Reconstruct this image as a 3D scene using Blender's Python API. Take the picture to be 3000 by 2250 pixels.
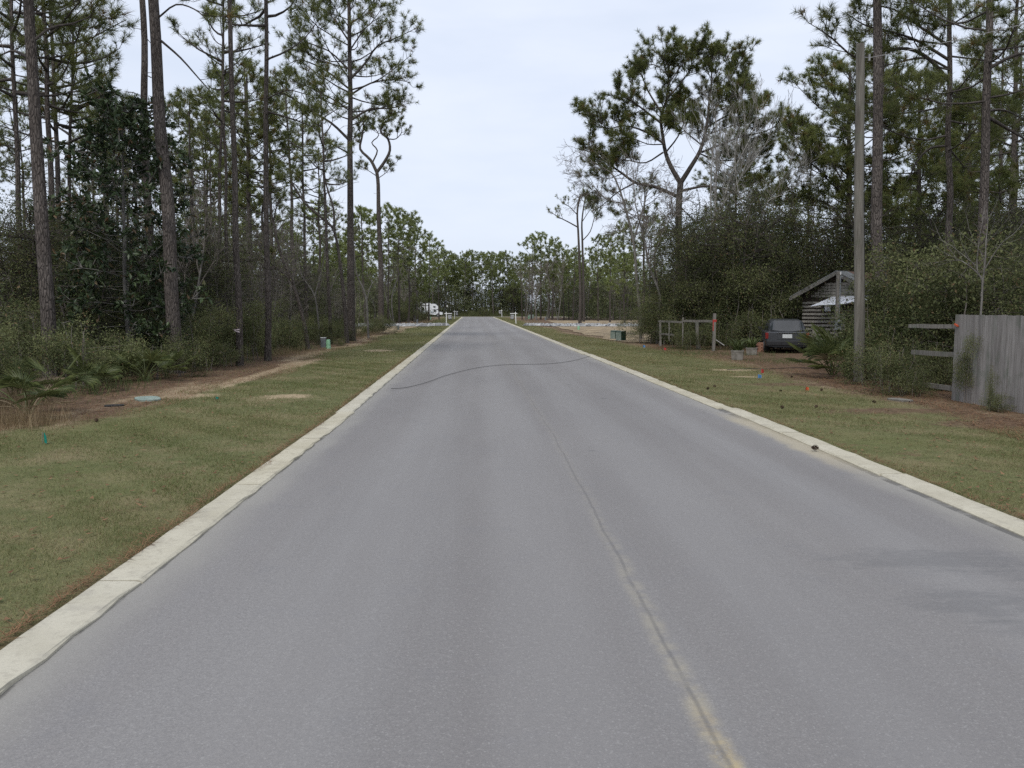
import bpy, math, random
import numpy as np
from mathutils import Vector, Matrix, Euler

for o in list(bpy.data.objects):
    bpy.data.objects.remove(o)
SC = bpy.context.scene
COL = SC.collection
R = math.radians
Z = Vector((0, 0, 1))

# ------------------------------------------------------------------ camera
H_CAM = 1.85
F3 = 2414.0                                   # focal length in photo pixels (3000 wide)
cam_d = bpy.data.cameras.new("camera")
cam_d.sensor_width = 36.0
cam_d.lens = 36.0 * F3 / 3000.0
cam_d.clip_start = 0.1
cam_d.clip_end = 2000
cam = bpy.data.objects.new("camera", cam_d)
cam.location = (0, 0, H_CAM)
cam.rotation_euler = (R(90 - 5.22), 0, R(-1.795))
COL.objects.link(cam)
SC.camera = cam
CAM_R = cam.rotation_euler.to_matrix()

def ray(px, py):
    return CAM_R @ Vector(((px - 1500) / F3, -(py - 1125) / F3, -1))
def gnd(px, py, z=0.0):
    """where the photo pixel (3000 px frame) meets the ground"""
    d = ray(px, py); t = (z - H_CAM) / d.z
    return Vector((d.x * t, d.y * t, z))
def at(px, py, dist):
    """point seen at photo pixel at forward distance dist"""
    d = ray(px, py); t = dist / d.y
    return Vector((d.x * t, dist, H_CAM + d.z * t))
def at2(px, py, dist):                        # same, pixel read off the 2212-wide view
    return at(px * 1.35624, py * 1.35624, dist)

def bend(y):
    """the road swings very gently left as it runs away"""
    return -0.0163 * max(0.0, y - 12.0)

# ------------------------------------------------------------------ node helper
class NB:
    def __init__(s, tree):
        s.t = tree; s.n = tree.nodes; s.l = tree.links
    def new(s, typ, **kw):
        n = s.n.new(typ)
        for k, v in kw.items(): setattr(n, k, v)
        return n
    def put(s, sock, v):
        if hasattr(v, 'is_output'): s.l.new(v, sock)
        elif v is not None:
            if isinstance(v, (tuple, list)) and len(v) == 3 and sock.type == 'RGBA': v = (*v, 1)
            sock.default_value = v
    def m(s, op, a, b=None, c=None, clamp=False):
        n = s.new('ShaderNodeMath', operation=op, use_clamp=clamp)
        s.put(n.inputs[0], a); s.put(n.inputs[1], b)
        if c is not None: s.put(n.inputs[2], c)
        return n.outputs[0]
    def vm(s, op, a, b):
        n = s.new('ShaderNodeVectorMath', operation=op); s.put(n.inputs[0], a); s.put(n.inputs[1], b)
        return n.outputs[0]
    def noise(s, vec, scale, detail=3, rough=0.55, stretch=None):
        if stretch: vec = s.vm('MULTIPLY', vec, stretch)
        n = s.new('ShaderNodeTexNoise'); s.put(n.inputs['Vector'], vec)
        n.inputs['Scale'].default_value = scale; n.inputs['Detail'].default_value = detail
        n.inputs['Roughness'].default_value = rough
        return n.outputs['Fac']
    def vor(s, vec, scale, feature='F1', out='Distance', stretch=None):
        if stretch: vec = s.vm('MULTIPLY', vec, stretch)
        n = s.new('ShaderNodeTexVoronoi', feature=feature); s.put(n.inputs['Vector'], vec)
        n.inputs['Scale'].default_value = scale
        return n.outputs[out]
    def ss(s, v, a, b, lo=0.0, hi=1.0):
        n = s.new('ShaderNodeMapRange', interpolation_type='SMOOTHSTEP')
        s.put(n.inputs[0], v); s.put(n.inputs[1], a); s.put(n.inputs[2], b); s.put(n.inputs[3], lo); s.put(n.inputs[4], hi)
        return n.outputs[0]
    def mix(s, f, a, b, blend='MIX'):
        n = s.new('ShaderNodeMix', data_type='RGBA', blend_type=blend)
        s.put(n.inputs[0], f); s.put(n.inputs[6], a); s.put(n.inputs[7], b)
        return n.outputs[2]
    def coord(s, which='Object'):
        return s.new('ShaderNodeTexCoord').outputs[which]
    def xyz(s, v):
        n = s.new('ShaderNodeSeparateXYZ'); s.put(n.inputs[0], v); return n.outputs
    def bump(s, h, strength, dist=0.02):
        n = s.new('ShaderNodeBump'); n.inputs['Strength'].default_value = strength
        n.inputs['Distance'].default_value = dist; s.put(n.inputs['Height'], h)
        return n.outputs[0]

# ------------------------------------------------------------------ world, sun, exposure
SUN_EL, SUN_AZ = R(50), R(200)                # azimuth clockwise from +Y
w = bpy.data.worlds.new("World"); SC.world = w; w.use_nodes = True
nb = NB(w.node_tree); nb.n.clear()
sky = nb.new('ShaderNodeTexSky', sky_type='NISHITA', sun_disc=False, sun_elevation=SUN_EL, sun_rotation=SUN_AZ)
sky.air_density = 1.0; sky.dust_density = 2.0; sky.ozone_density = 1.0
gen = nb.coord('Generated')
cl = nb.noise(gen, 2.2, 5, 0.55, (1, 1, 3.0))
cl2 = nb.noise(gen, 6.0, 4, 0.5, (1, 1, 4.0))
cov = nb.ss(nb.m('ADD', nb.m('MULTIPLY', cl, 0.75), nb.m('MULTIPLY', cl2, 0.25)), 0.32, 0.70, 0.86, 0.97)
cloud_c = nb.mix(cl2, (5.85, 6.5, 7.75), (6.85, 7.3, 8.25))
bg = nb.new('ShaderNodeBackground')
nb.put(bg.inputs[0], nb.mix(cov, sky.outputs[0], cloud_c)); bg.inputs[1].default_value = 0.1
nb.l.new(bg.outputs[0], nb.new('ShaderNodeOutputWorld').inputs[0])
sd = bpy.data.lights.new("sun", 'SUN'); sd.energy = 1.5; sd.angle = R(12); sd.color = (1, 0.965, 0.91)
sun = bpy.data.objects.new("sun", sd); COL.objects.link(sun)
sv = Vector((math.sin(SUN_AZ) * math.cos(SUN_EL), math.cos(SUN_AZ) * math.cos(SUN_EL), math.sin(SUN_EL)))
sun.rotation_euler = sv.to_track_quat('Z', 'Y').to_euler()
SC.view_settings.view_transform = 'Standard'
SC.view_settings.look = 'None'
SC.view_settings.gamma = 1.0
SC.view_settings.use_curve_mapping = False
SC.view_settings.exposure = 0.38
SC.render.engine = 'CYCLES'
SC.cycles.use_denoising = False
SC.cycles.max_bounces = 6
SC.cycles.diffuse_bounces = 3
SC.cycles.glossy_bounces = 2
SC.cycles.transmission_bounces = 3

# ------------------------------------------------------------------ materials
def new_mat(name):
    m = bpy.data.materials.new(name); m.use_nodes = True
    n = NB(m.node_tree); n.n.clear()
    return m, n
def finish(n, col, rough=0.8, bump=None, spec=0.3, metal=0.0, trans=None):
    p = n.new('ShaderNodeBsdfPrincipled')
    n.put(p.inputs['Base Color'], col); n.put(p.inputs['Roughness'], rough)
    p.inputs['Specular IOR Level'].default_value = spec; p.inputs['Metallic'].default_value = metal
    if bump is not None: n.put(p.inputs['Normal'], bump)
    sh = p.outputs[0]
    if trans:
        t = n.new('ShaderNodeBsdfTranslucent'); n.put(t.inputs[0], col)
        mx = n.new('ShaderNodeMixShader'); mx.inputs[0].default_value = trans
        n.l.new(sh, mx.inputs[1]); n.l.new(t.outputs[0], mx.inputs[2]); sh = mx.outputs[0]
    n.l.new(sh, n.new('ShaderNodeOutputMaterial').inputs[0])
def rough_mat(name, a, b, scale=8, rough=0.8, bump=0.2, stretch=None, spec=0.3, metal=0.0, bscale=None, dist=0.01, detail=4):
    m, n = new_mat(name)
    c = n.coord()
    f = n.noise(c, scale, detail, 0.6, stretch)
    f2 = n.noise(c, bscale or scale * 4, 3, 0.6, stretch)
    col = n.mix(n.ss(f, 0.32, 0.68), a, b)
    col = n.mix(n.ss(f2, 0.3, 0.7, 0.0, 0.25), col, tuple(x * 0.55 for x in a))
    finish(n, col, rough, n.bump(f2, bump, dist) if bump else None, spec, metal)
    return m
def leaf_mat(name, a, b, c=None, trans=0.3, rough=0.55, spec=0.3, hv=0.35):
    """leaves: colour runs a..b with each clump's own tint, rare leaves of colour c, each plant a little different"""
    m, n = new_mat(name)
    at_ = n.new('ShaderNodeAttribute', attribute_name='tint')
    sep = n.new('ShaderNodeSeparateColor'); n.l.new(at_.outputs['Color'], sep.inputs[0])
    col = n.mix(sep.outputs[0], a, b)
    if c: col = n.mix(n.ss(sep.outputs[1], 0.93, 0.96), col, c)
    oi = n.new('ShaderNodeObjectInfo')
    f = n.m('MULTIPLY_ADD', oi.outputs['Random'], hv, 1 - hv / 2)
    sc = n.new('ShaderNodeVectorMath', operation='SCALE'); n.l.new(col, sc.inputs[0]); n.l.new(f, sc.inputs['Scale'])
    finish(n, sc.outputs[0], rough, None, spec, 0, trans)
    return m

def bark_mat(name, a, b, scale, lo=(0.02, 0.016, 0.015), st=(1, 1, 0.22), strength=0.9):
    m, n = new_mat(name)
    c = n.coord()
    wob = n.noise(c, scale * 0.7, 3)
    cc = n.vm('ADD', c, n.vm('MULTIPLY', n.new('ShaderNodeCombineXYZ').outputs[0], (0, 0, 0)))
    v = n.vor(cc, scale, 'DISTANCE_TO_EDGE', 'Distance', st)
    f = n.noise(c, scale * 1.3, 5, 0.65, st)
    big = n.noise(c, 0.8, 3)
    col = n.mix(n.ss(f, 0.3, 0.7), a, b)
    col = n.mix(n.ss(big, 0.45, 0.7, 0, 0.5), col, tuple(min(1, x * 1.3 + 0.02) for x in b))
    col = n.mix(n.ss(n.m('ADD', v, n.m('MULTIPLY', wob, 0.1)), 0.05, 0.15, 0.55, 0.0), col, lo)
    finish(n, col, 0.92, n.bump(n.m('ADD', n.ss(v, 0.0, 0.2), n.m('MULTIPLY', f, 0.5)), strength, 0.03), 0.15)
    return m

MAT = {}
MAT['pine_bark'] = bark_mat('pine_bark', (0.066, 0.055, 0.048), (0.140, 0.120, 0.106), 20)
MAT['limb_bark'] = rough_mat('limb_bark', (0.050, 0.042, 0.036), (0.095, 0.082, 0.072), 9, 0.9, 0.4)
MAT['grey_bark'] = rough_mat('grey_bark', (0.10, 0.092, 0.082), (0.21, 0.197, 0.178), 6, 0.9, 0.4, (1, 1, 0.4))
MAT['pale_bark'] = rough_mat('pale_bark', (0.19, 0.178, 0.16), (0.36, 0.345, 0.32), 4, 0.9, 0.3, (1, 1, 0.4))
MAT['twig'] = rough_mat('twig', (0.13, 0.112, 0.096), (0.23, 0.205, 0.18), 5, 0.9, 0)
MAT['needle'] = leaf_mat('pine_needles', (0.088, 0.112, 0.038), (0.215, 0.228, 0.072), (0.20, 0.14, 0.055), 0.52)
MAT['needle_hazed'] = leaf_mat('pine_needles_hazed', (0.140, 0.172, 0.062), (0.270, 0.300, 0.105), None, 0.5)  # needle green lightened in the colour to stand in for distance haze
MAT['oak'] = leaf_mat('oak_leaves', (0.048, 0.062, 0.027), (0.145, 0.158, 0.066), (0.16, 0.115, 0.06), 0.35, 0.7, 0.12)
MAT['oak_hazed'] = leaf_mat('hazed_broadleaf', (0.085, 0.105, 0.048), (0.185, 0.200, 0.088), None, 0.4)  # oak leaf colour made paler to imitate haze over the far trees
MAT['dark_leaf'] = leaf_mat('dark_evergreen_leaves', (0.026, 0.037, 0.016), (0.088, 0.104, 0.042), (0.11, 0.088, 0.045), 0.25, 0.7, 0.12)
MAT['olive'] = leaf_mat('olive_shrub_leaves', (0.060, 0.076, 0.032), (0.175, 0.187, 0.082), (0.18, 0.13, 0.07), 0.3, 0.7, 0.12)
MAT['magnolia'] = leaf_mat('magnolia_leaves', (0.024, 0.040, 0.018), (0.065, 0.092, 0.038), (0.13, 0.085, 0.045), 0.1, 0.42, 0.35)
MAT['palm'] = leaf_mat('palmetto_leaf', (0.060, 0.082, 0.028), (0.150, 0.170, 0.060), None, 0.25, 0.45)
MAT['palm_dead'] = leaf_mat('dry_palmetto_leaf', (0.20, 0.15, 0.09), (0.36, 0.29, 0.19), None, 0.25, 0.7)
MAT['grass'] = leaf_mat('grass_blades', (0.108, 0.135, 0.044), (0.285, 0.258, 0.130), (0.17, 0.105, 0.055), 0.3, 0.7, 0.2)
MAT['weed'] = leaf_mat('weed_leaves', (0.065, 0.090, 0.028), (0.13, 0.16, 0.055), None, 0.3)
MAT['dry_grass'] = leaf_mat('dry_grass', (0.17, 0.12, 0.065), (0.30, 0.23, 0.13), None, 0.3)
MAT['straw'] = leaf_mat('pine_straw', (0.12, 0.062, 0.032), (0.24, 0.14, 0.075), None, 0.1, 0.8, 0.2)

# asphalt ---------------------------------------------------------------
def asphalt():
    m, n = new_mat('asphalt')
    c = n.coord(); X = n.xyz(c); x, y = n.m('ADD', X[0], n.m('MULTIPLY', n.m('MAXIMUM', n.m('SUBTRACT', X[1], 12.0), 0.0), 0.0163)), X[1]
    fine = n.noise(c, 95, 2, 0.7); agg = n.vor(c, 120, 'F1', 'Color')
    ag = n.xyz(agg)[0]
    broad = n.noise(c, 0.45, 4, 0.6, (1, 0.22, 1)); streak = n.noise(c, 1.6, 4, 0.6, (1, 0.035, 1)); blot = n.noise(c, 2.3, 4, 0.6)
    col = n.mix(n.ss(broad, 0.3, 0.7), (0.203, 0.190, 0.182), (0.246, 0.232, 0.221))
    col = n.mix(n.ss(streak, 0.42, 0.72, 0, 0.32), col, (0.295, 0.288, 0.280))
    col = n.mix(n.ss(blot, 0.55, 0.75, 0, 0.28), col, (0.185, 0.181, 0.188))
    col = n.mix(n.ss(fine, 0.35, 0.65, 0.0, 0.36), col, (0.125, 0.123, 0.128))
    mid = n.noise(c, 34, 3, 0.75); col = n.mix(n.ss(mid, 0.38, 0.66, 0.0, 0.30), col, (0.135, 0.130, 0.128))
    col = n.mix(n.ss(ag, 0.88, 0.98, 0, 0.30), col, (0.36, 0.35, 0.335))
    # worn wheel tracks, a touch lighter
    for cx in (-0.95, 0.35, 1.75, 3.2):
        t = n.ss(n.m('ABSOLUTE', n.m('SUBTRACT', n.m('ADD', x, n.m('MULTIPLY', broad, 0.35)), cx + 0.17)), 0.12, 0.5, 0.16, 0.0)
        col = n.mix(t, col, (0.30, 0.294, 0.288))
    # sandy dust towards both edges
    e = n.m('MINIMUM', n.m('SUBTRACT', x, -2.34), n.m('SUBTRACT', 4.31, x))
    en = n.m('ADD', e, n.m('MULTIPLY', n.m('SUBTRACT', n.noise(c, 1.7, 5, 0.65, (1, 0.4, 1)), 0.5), 0.55))
    col = n.mix(n.ss(en, -0.05, 0.42, 0.5, 0.0), col, (0.33, 0.315, 0.275))
    jn = n.ss(n.noise(c, 2.6, 4, 0.65, (0.3, 1, 1)), 0.36, 0.56)
    col = n.mix(n.m('MULTIPLY', n.ss(n.m('ADD', e, n.m('MULTIPLY', n.m('SUBTRACT', n.noise(c, 3.0, 4, 0.6, (0.1, 1, 1)), 0.5), 0.05)), 0.006, 0.026, 0.62, 0), jn), col, (0.05, 0.048, 0.045))
    # sand washed against the right kerb
    sx = n.m('ADD', n.m('SUBTRACT', 4.31, x), n.m('MULTIPLY', n.m('SUBTRACT', blot, 0.5), 0.35))
    sy = n.m('MULTIPLY', n.ss(y, 8.2, 10.5), n.ss(y, 13.2, 14.8, 1, 0))
    col = n.mix(n.m('MULTIPLY', n.ss(sx, 0.10, 0.32, 0.7, 0), sy), col, (0.40, 0.35, 0.25))
    # lengthwise paving seam: dark joint with dusty rims, stronger near the camera
    wob = n.m('MULTIPLY', n.m('SUBTRACT', n.noise(c, 0.7, 4, 0.6, (0.05, 1, 1)), 0.5), 0.09)
    s = n.m('ABSOLUTE', n.m('SUBTRACT', n.m('ADD', x, wob), 0.985))
    near = n.ss(y, 3.0, 16.0, 1.0, 0.6)
    rimn = n.ss(n.noise(c, 5, 4, 0.65), 0.35, 0.62)
    col = n.mix(n.m('MULTIPLY', n.m('MULTIPLY', n.ss(s, 0.02, 0.10, 0.5, 0), rimn), n.ss(y, 3.0, 8.5, 1.0, 0.22)), col, (0.36, 0.325, 0.245))
    sandm = n.m('MULTIPLY', n.ss(n.m('ADD', s, n.m('MULTIPLY', n.m('SUBTRACT', n.noise(c, 4, 5, 0.7), 0.5), 0.16)), 0.0, 0.075, 0.85, 0), n.m('MULTIPLY', n.ss(n.m('ADD', y, n.m('MULTIPLY', blot, 1.2)), 3.4, 4.7, 1, 0), n.ss(n.noise(c, 9, 5, 0.7), 0.38, 0.58, 0.15, 1)))
    col = n.mix(sandm, col, (0.46, 0.36, 0.185))
    brk = n.ss(n.noise(c, 2.2, 3, 0.6, (0.2, 1, 1)), 0.34, 0.5)
    dk = n.m('MULTIPLY', n.m('MULTIPLY', n.ss(s, 0.002, 0.020, 0.46, 0), near), n.m('MULTIPLY_ADD', brk, 0.65, 0.35))
    col = n.mix(dk, col, (0.11, 0.106, 0.106))
    # damp stains on the right
    for (cx, cy, rx, ry, k) in ((3.35, 5.85, 0.75, 0.28, 0.8), (3.95, 5.55, 0.5, 0.22, 0.7), (3.15, 4.95, 0.5, 0.3, 0.8), (3.2, 4.55, 0.35, 0.16, 0.5)):
        q = n.m('ADD', n.m('POWER', n.m('DIVIDE', n.m('SUBTRACT', x, cx), rx), 2.0), n.m('POWER', n.m('DIVIDE', n.m('SUBTRACT', y, cy), ry), 2.0))
        q = n.m('ADD', q, n.m('MULTIPLY', n.m('SUBTRACT', n.noise(c, 3.5, 6, 0.72, (1, 2.2, 1)), 0.5), 5.0))
        col = n.mix(n.ss(q, -0.2, 1.6, k * 0.5, 0), col, (0.115, 0.115, 0.118))
    # little oil spots
    spots = n.vor(c, 0.55, 'F1', 'Distance')
    col = n.mix(n.ss(n.m('ADD', spots, n.m('MULTIPLY', n.noise(c, 14, 3), 0.06)), 0.045, 0.085, 0.55, 0), col, (0.09, 0.09, 0.09))
    h = n.m('ADD', n.m('MULTIPLY', fine, 0.6), n.m('MULTIPLY', ag, 0.5))
    h = n.m('SUBTRACT', h, n.m('MULTIPLY', dk, 1.0))
    finish(n, col, 0.86, n.bump(h, 0.45, 0.006), 0.25)
    return m
MAT['asphalt'] = asphalt()

def kerb_mat():
    m, n = new_mat('kerb_concrete')
    c = n.new('ShaderNodeNewGeometry').outputs['Position']
    a = n.noise(c, 1.3, 5, 0.6); b = n.noise(c, 18, 4, 0.7); f = n.noise(c, 90, 2, 0.7)
    col = n.mix(n.ss(a, 0.3, 0.7), (0.40, 0.362, 0.262), (0.51, 0.47, 0.362))
    col = n.mix(n.ss(b, 0.48, 0.70, 0, 0.6), col, (0.30, 0.265, 0.195))
    blt = n.noise(c, 3.3, 5, 0.7); col = n.mix(n.ss(blt, 0.52, 0.7, 0, 0.55), col, (0.27, 0.24, 0.185))
    col = n.mix(n.ss(f, 0.5, 0.7, 0, 0.3), col, (0.30, 0.28, 0.23))
    oi = n.new('ShaderNodeObjectInfo')
    col = n.mix(n.m('MULTIPLY', oi.outputs['Random'], 0.28), col, (0.50, 0.49, 0.45))
    finish(n, col, 0.9, n.bump(n.m('ADD', b, f), 0.3, 0.006), 0.2)
    return m
MAT['kerb'] = kerb_mat()

L_EDGE = lambda y: -6.05 - 1.9 * max(0, min(1, (14.5 - y) / 4)) + 0.35 * math.sin(y * 0.31) + 0.25 * math.sin(y * 0.83 + 1)
R_EDGE = lambda y: 8.3 - 0.6 * max(0, min(1, (14 - y) / 6)) - 1.5 * max(0, min(1, (y - 40) / 15)) + 0.35 * math.sin(y * 0.27 + 2) + 0.2 * math.sin(y * 0.9)
PATCH = [(*gnd(834, 1163).xy, 0.62, 0.5, 1), (*gnd(1112, 1028).xy, 0.75, 1.1, 1), (*gnd(2150, 1084).xy, 0.8, 0.45, 1), (*gnd(2195, 1104).xy, 0.55, 0.3, 1),
         (*gnd(560, 1160).xy, 0.7, 0.6, 1), (*gnd(700, 1118).xy, 0.3, 2.2, 1), (*gnd(790, 1090).xy, 0.28, 2.4, 1), (*gnd(900, 1062).xy, 0.3, 3.0, 1),
         (*gnd(2330, 1128).xy, 1.5, 0.5, 0), (*gnd(2600, 1205).xy, 1.3, 0.5, 0), (*gnd(2900, 1245).xy, 1.0, 0.6, 0)]
def verge_mat(side):
    m, n = new_mat('verge_soil_' + side)
    c = n.coord(); X = n.xyz(c); x, y = n.m('ADD', X[0], n.m('MULTIPLY', n.m('MAXIMUM', n.m('SUBTRACT', X[1], 12.0), 0.0), 0.0163)), X[1]
    n1 = n.noise(c, 0.8, 5, 0.65); n2 = n.noise(c, 5, 5, 0.7); n3 = n.noise(c, 40, 3, 0.7); n4 = n.noise(c, 0.28, 3)
    g = n.mix(n.ss(n2, 0.3, 0.7), (0.108, 0.122, 0.050), (0.180, 0.176, 0.082))
    g = n.mix(n.ss(n1, 0.42, 0.66, 0, 0.8), g, (0.255, 0.205, 0.118))
    g = n.mix(n.ss(n4, 0.5, 0.7, 0, 0.5), g, (0.125, 0.145, 0.050))
    g = n.mix(n.ss(n3, 0.4, 0.65, 0, 0.6), g, (0.085, 0.080, 0.042))
    g = n.mix(n.ss(n.noise(c, 1.9, 5, 0.7), 0.56, 0.68, 0, 0.75 if side == 'right' else 0.4), g, (0.16, 0.105, 0.068))
    litter = n.mix(n.ss(n2, 0.35, 0.65), (0.105, 0.066, 0.044), (0.200, 0.135, 0.088))
    litter = n.mix(n.ss(n3, 0.45, 0.7, 0, 0.7), litter, (0.05, 0.034, 0.025))
    sand = n.mix(n2, (0.30, 0.225, 0.14), (0.45, 0.36, 0.24))
    # edge of the lawn
    edge = n.m('ADD', n.m('MULTIPLY', n.m('SINE', n.m('MULTIPLY', y, 0.31 if side == 'left' else 0.27)), 0.35), n.m('MULTIPLY', n.m('SUBTRACT', n1, 0.5), 2.0))
    if side == 'left':
        lim = n.m('ADD', n.ss(y, 10.5, 14.5, -7.95, -6.05), edge)
        out = n.m('SUBTRACT', lim, x); kerbd = n.m('SUBTRACT', -2.64, x)
    else:
        lim = n.m('ADD', n.m('ADD', n.ss(y, 8, 14, 7.7, 8.3), n.ss(y, 40, 55, 0.0, -1.5)), edge)
        out = n.m('SUBTRACT', x, lim); kerbd = n.m('SUBTRACT', x, 4.61)
    wood = n.ss(out, -0.3, 0.35)
    col = n.mix(wood, g, litter)
    band = n.m('MULTIPLY', n.ss(out, -0.35, 0.15), n.ss(out, 0.6, 1.3, 1, 0))
    col = n.mix(n.m('MULTIPLY', band, n.ss(n.noise(c, 0.9, 4, 0.6, (1, 0.25, 1)), 0.44, 0.6, 0, 0.85 if side == 'left' else 0.35)), col, sand)
    # needles caught along the kerb
    col = n.mix(n.ss(n.m('ADD', kerbd, n.m('MULTIPLY', n1, 0.2)), 0.06, 0.18, 0.6, 0), col, (0.125, 0.075, 0.05))
    for (px, py, rx, ry, s) in PATCH:
        if (px < 0) != (side == 'left'): continue
        q = n.m('ADD', n.m('POWER', n.m('DIVIDE', n.m('SUBTRACT', X[0], px), rx), 2.0), n.m('POWER', n.m('DIVIDE', n.m('SUBTRACT', y, py), ry), 2.0))
        q = n.m('ADD', q, n.m('MULTIPLY', n.m('SUBTRACT', n.noise(c, 3.2, 6, 0.75), 0.5), 5.0))
        col = n.mix(n.ss(q, 0.2, 1.25, 0.9, 0), col, sand if s else litter)
    finish(n, col, 0.95, n.bump(n.m('ADD', n2, n3), 0.6, 0.03), 0.1)
    return m
MAT['verge_left'] = verge_mat('left'); MAT['verge_right'] = verge_mat('right')
MAT['litter'] = rough_mat('forest_litter', (0.060, 0.042, 0.030), (0.120, 0.085, 0.058), 2.5, 0.95, 0.6, None, 0.1, 0, 22, 0.03)
MAT['sandy_lot'] = rough_mat('sandy_lot', (0.19, 0.145, 0.098), (0.40, 0.315, 0.20), 0.9, 0.95, 0.5, (1, 0.6, 1), 0.1, 0, 9, 0.03)
MAT['gravel'] = rough_mat('gravel_bed', (0.17, 0.145, 0.115), (0.30, 0.265, 0.22), 5, 0.9, 0.6, None, 0.2, 0, 30, 0.03)
MAT['gravel_stone'] = leaf_mat('gravel_stone', (0.11, 0.11, 0.115), (0.50, 0.50, 0.49), None, 0.0, 0.8)
MAT['white_paint'] = rough_mat('white_paint', (0.72, 0.72, 0.71), (0.80, 0.80, 0.79), 3, 0.5, 0)
MAT['rv_white'] = rough_mat('motorhome_gelcoat', (0.66, 0.67, 0.67), (0.76, 0.77, 0.77), 1.5, 0.35, 0, None, 0.5)
MAT['rv_stripe'] = rough_mat('motorhome_stripe', (0.25, 0.33, 0.38), (0.32, 0.40, 0.44), 2, 0.4, 0)
MAT['glass'] = rough_mat('dark_glass', (0.012, 0.016, 0.018), (0.022, 0.028, 0.03), 1.5, 0.06, 0, None, 0.8)
MAT['rubber'] = rough_mat('tyre_rubber', (0.012, 0.012, 0.012), (0.03, 0.03, 0.03), 10, 0.85, 0)
MAT['steel'] = rough_mat('dull_steel', (0.20, 0.20, 0.20), (0.33, 0.33, 0.33), 12, 0.5, 0.1, None, 0.5, 0.6)
MAT['sign_dark'] = rough_mat('sign_face', (0.035, 0.035, 0.045), (0.055, 0.052, 0.065), 3, 0.5, 0)
MAT['box_green'] = rough_mat('dark_green_enamel', (0.010, 0.030, 0.022), (0.020, 0.045, 0.032), 5, 0.5, 0.05)
MAT['box_front'] = rough_mat('faded_grey_green_enamel', (0.16, 0.20, 0.17), (0.24, 0.28, 0.245), 4, 0.6, 0.05)
MAT['mint'] = rough_mat('mint_green_plastic', (0.20, 0.40, 0.24), (0.28, 0.48, 0.31), 4, 0.5, 0)
MAT['box_grey'] = rough_mat('grey_enamel', (0.13, 0.145, 0.155), (0.22, 0.235, 0.24), 5, 0.5, 0.05)
MAT['lid_green'] = rough_mat('pale_green_cover', (0.20, 0.26, 0.225), (0.30, 0.37, 0.325), 8, 0.7, 0.1)
MAT['lid_dark'] = rough_mat('black_iron_cover', (0.015, 0.015, 0.015), (0.04, 0.038, 0.035), 14, 0.7, 0.2)
MAT['concrete'] = rough_mat('weathered_concrete', (0.13, 0.12, 0.10), (0.25, 0.235, 0.205), 6, 0.95, 0.4)
MAT['brick'] = rough_mat('old_brick', (0.20, 0.095, 0.065), (0.34, 0.19, 0.13), 9, 0.9, 0.3)
def wood_mat(name, a, b, g=(0.10, 0.13, 0.09)):
    m, n = new_mat(name)
    c = n.coord(); oi = n.new('ShaderNodeObjectInfo')
    cc = n.vm('ADD', c, n.vm('MULTIPLY', oi.outputs['Location'], (3.1, 5.7, 1.3)))
    f = n.noise(cc, 26, 5, 0.7, (1, 1, 0.05)); f2 = n.noise(cc, 7, 4, 0.6, (1, 1, 0.10)); gr = n.noise(cc, 2.2, 4)
    col = n.mix(n.ss(f, 0.3, 0.7), a, b)
    col = n.mix(n.ss(f2, 0.52, 0.68, 0, 0.5), col, tuple(x * 0.45 for x in a))
    col = n.mix(n.ss(gr, 0.52, 0.72, 0, 0.5), col, g)
    col = n.mix(n.m('MULTIPLY', oi.outputs['Random'], 0.3), col, tuple(x * 0.6 for x in a))
    finish(n, col, 0.92, n.bump(n.m('ADD', f, f2), 0.25, 0.0015), 0.15)
    return m
MAT['fence_wood'] = wood_mat('silvered_fence_board', (0.185, 0.170, 0.158), (0.325, 0.305, 0.288))
MAT['rail_wood'] = wood_mat('weathered_rail', (0.14, 0.128, 0.112), (0.27, 0.252, 0.225))
MAT['pole_wood'] = wood_mat('pole_wood', (0.115, 0.105, 0.088), (0.205, 0.19, 0.165), (0.115, 0.13, 0.09))
MAT['shed_slat'] = wood_mat('shed_slat', (0.24, 0.22, 0.185), (0.42, 0.39, 0.34))
MAT['shed_dark'] = rough_mat('shed_dark_boards', (0.035, 0.026, 0.020), (0.075, 0.056, 0.042), 6, 0.9, 0.3)
MAT['roof_metal'] = rough_mat('roof_sheet', (0.16, 0.16, 0.15), (0.28, 0.28, 0.265), 3, 0.6, 0.1, None, 0.4)
MAT['roof_rust'] = rough_mat('rusty_roof_sheet', (0.12, 0.065, 0.045), (0.22, 0.135, 0.10), 4, 0.8, 0.2)
MAT['tarp'] = rough_mat('white_tarp', (0.70, 0.71, 0.75), (0.80, 0.81, 0.84), 2, 0.5, 0.1)
MAT['car_paint'] = rough_mat('dull_grey_car_paint', (0.050, 0.053, 0.057), (0.068, 0.071, 0.076), 1.2, 0.38, 0, None, 0.5, 0.3)
MAT['car_trim'] = rough_mat('car_black_trim', (0.015, 0.015, 0.016), (0.028, 0.028, 0.03), 5, 0.6, 0)
MAT['chrome'] = rough_mat('chrome', (0.5, 0.5, 0.5), (0.6, 0.6, 0.6), 3, 0.2, 0, None, 0.5, 1.0)
MAT['tail_light'] = rough_mat('tail_light_lens', (0.16, 0.012, 0.010), (0.22, 0.02, 0.015), 6, 0.2, 0, None, 0.6)
MAT['plate'] = rough_mat('number_plate', (0.48, 0.50, 0.50), (0.56, 0.58, 0.57), 8, 0.5, 0)
MAT['flag_green'] = rough_mat('green_flag', (0.0, 0.16, 0.12), (0.0, 0.20, 0.15), 8, 0.6, 0)
MAT['flag_red'] = rough_mat('red_flag', (0.33, 0.035, 0.03), (0.42, 0.05, 0.04), 8, 0.6, 0)
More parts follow.
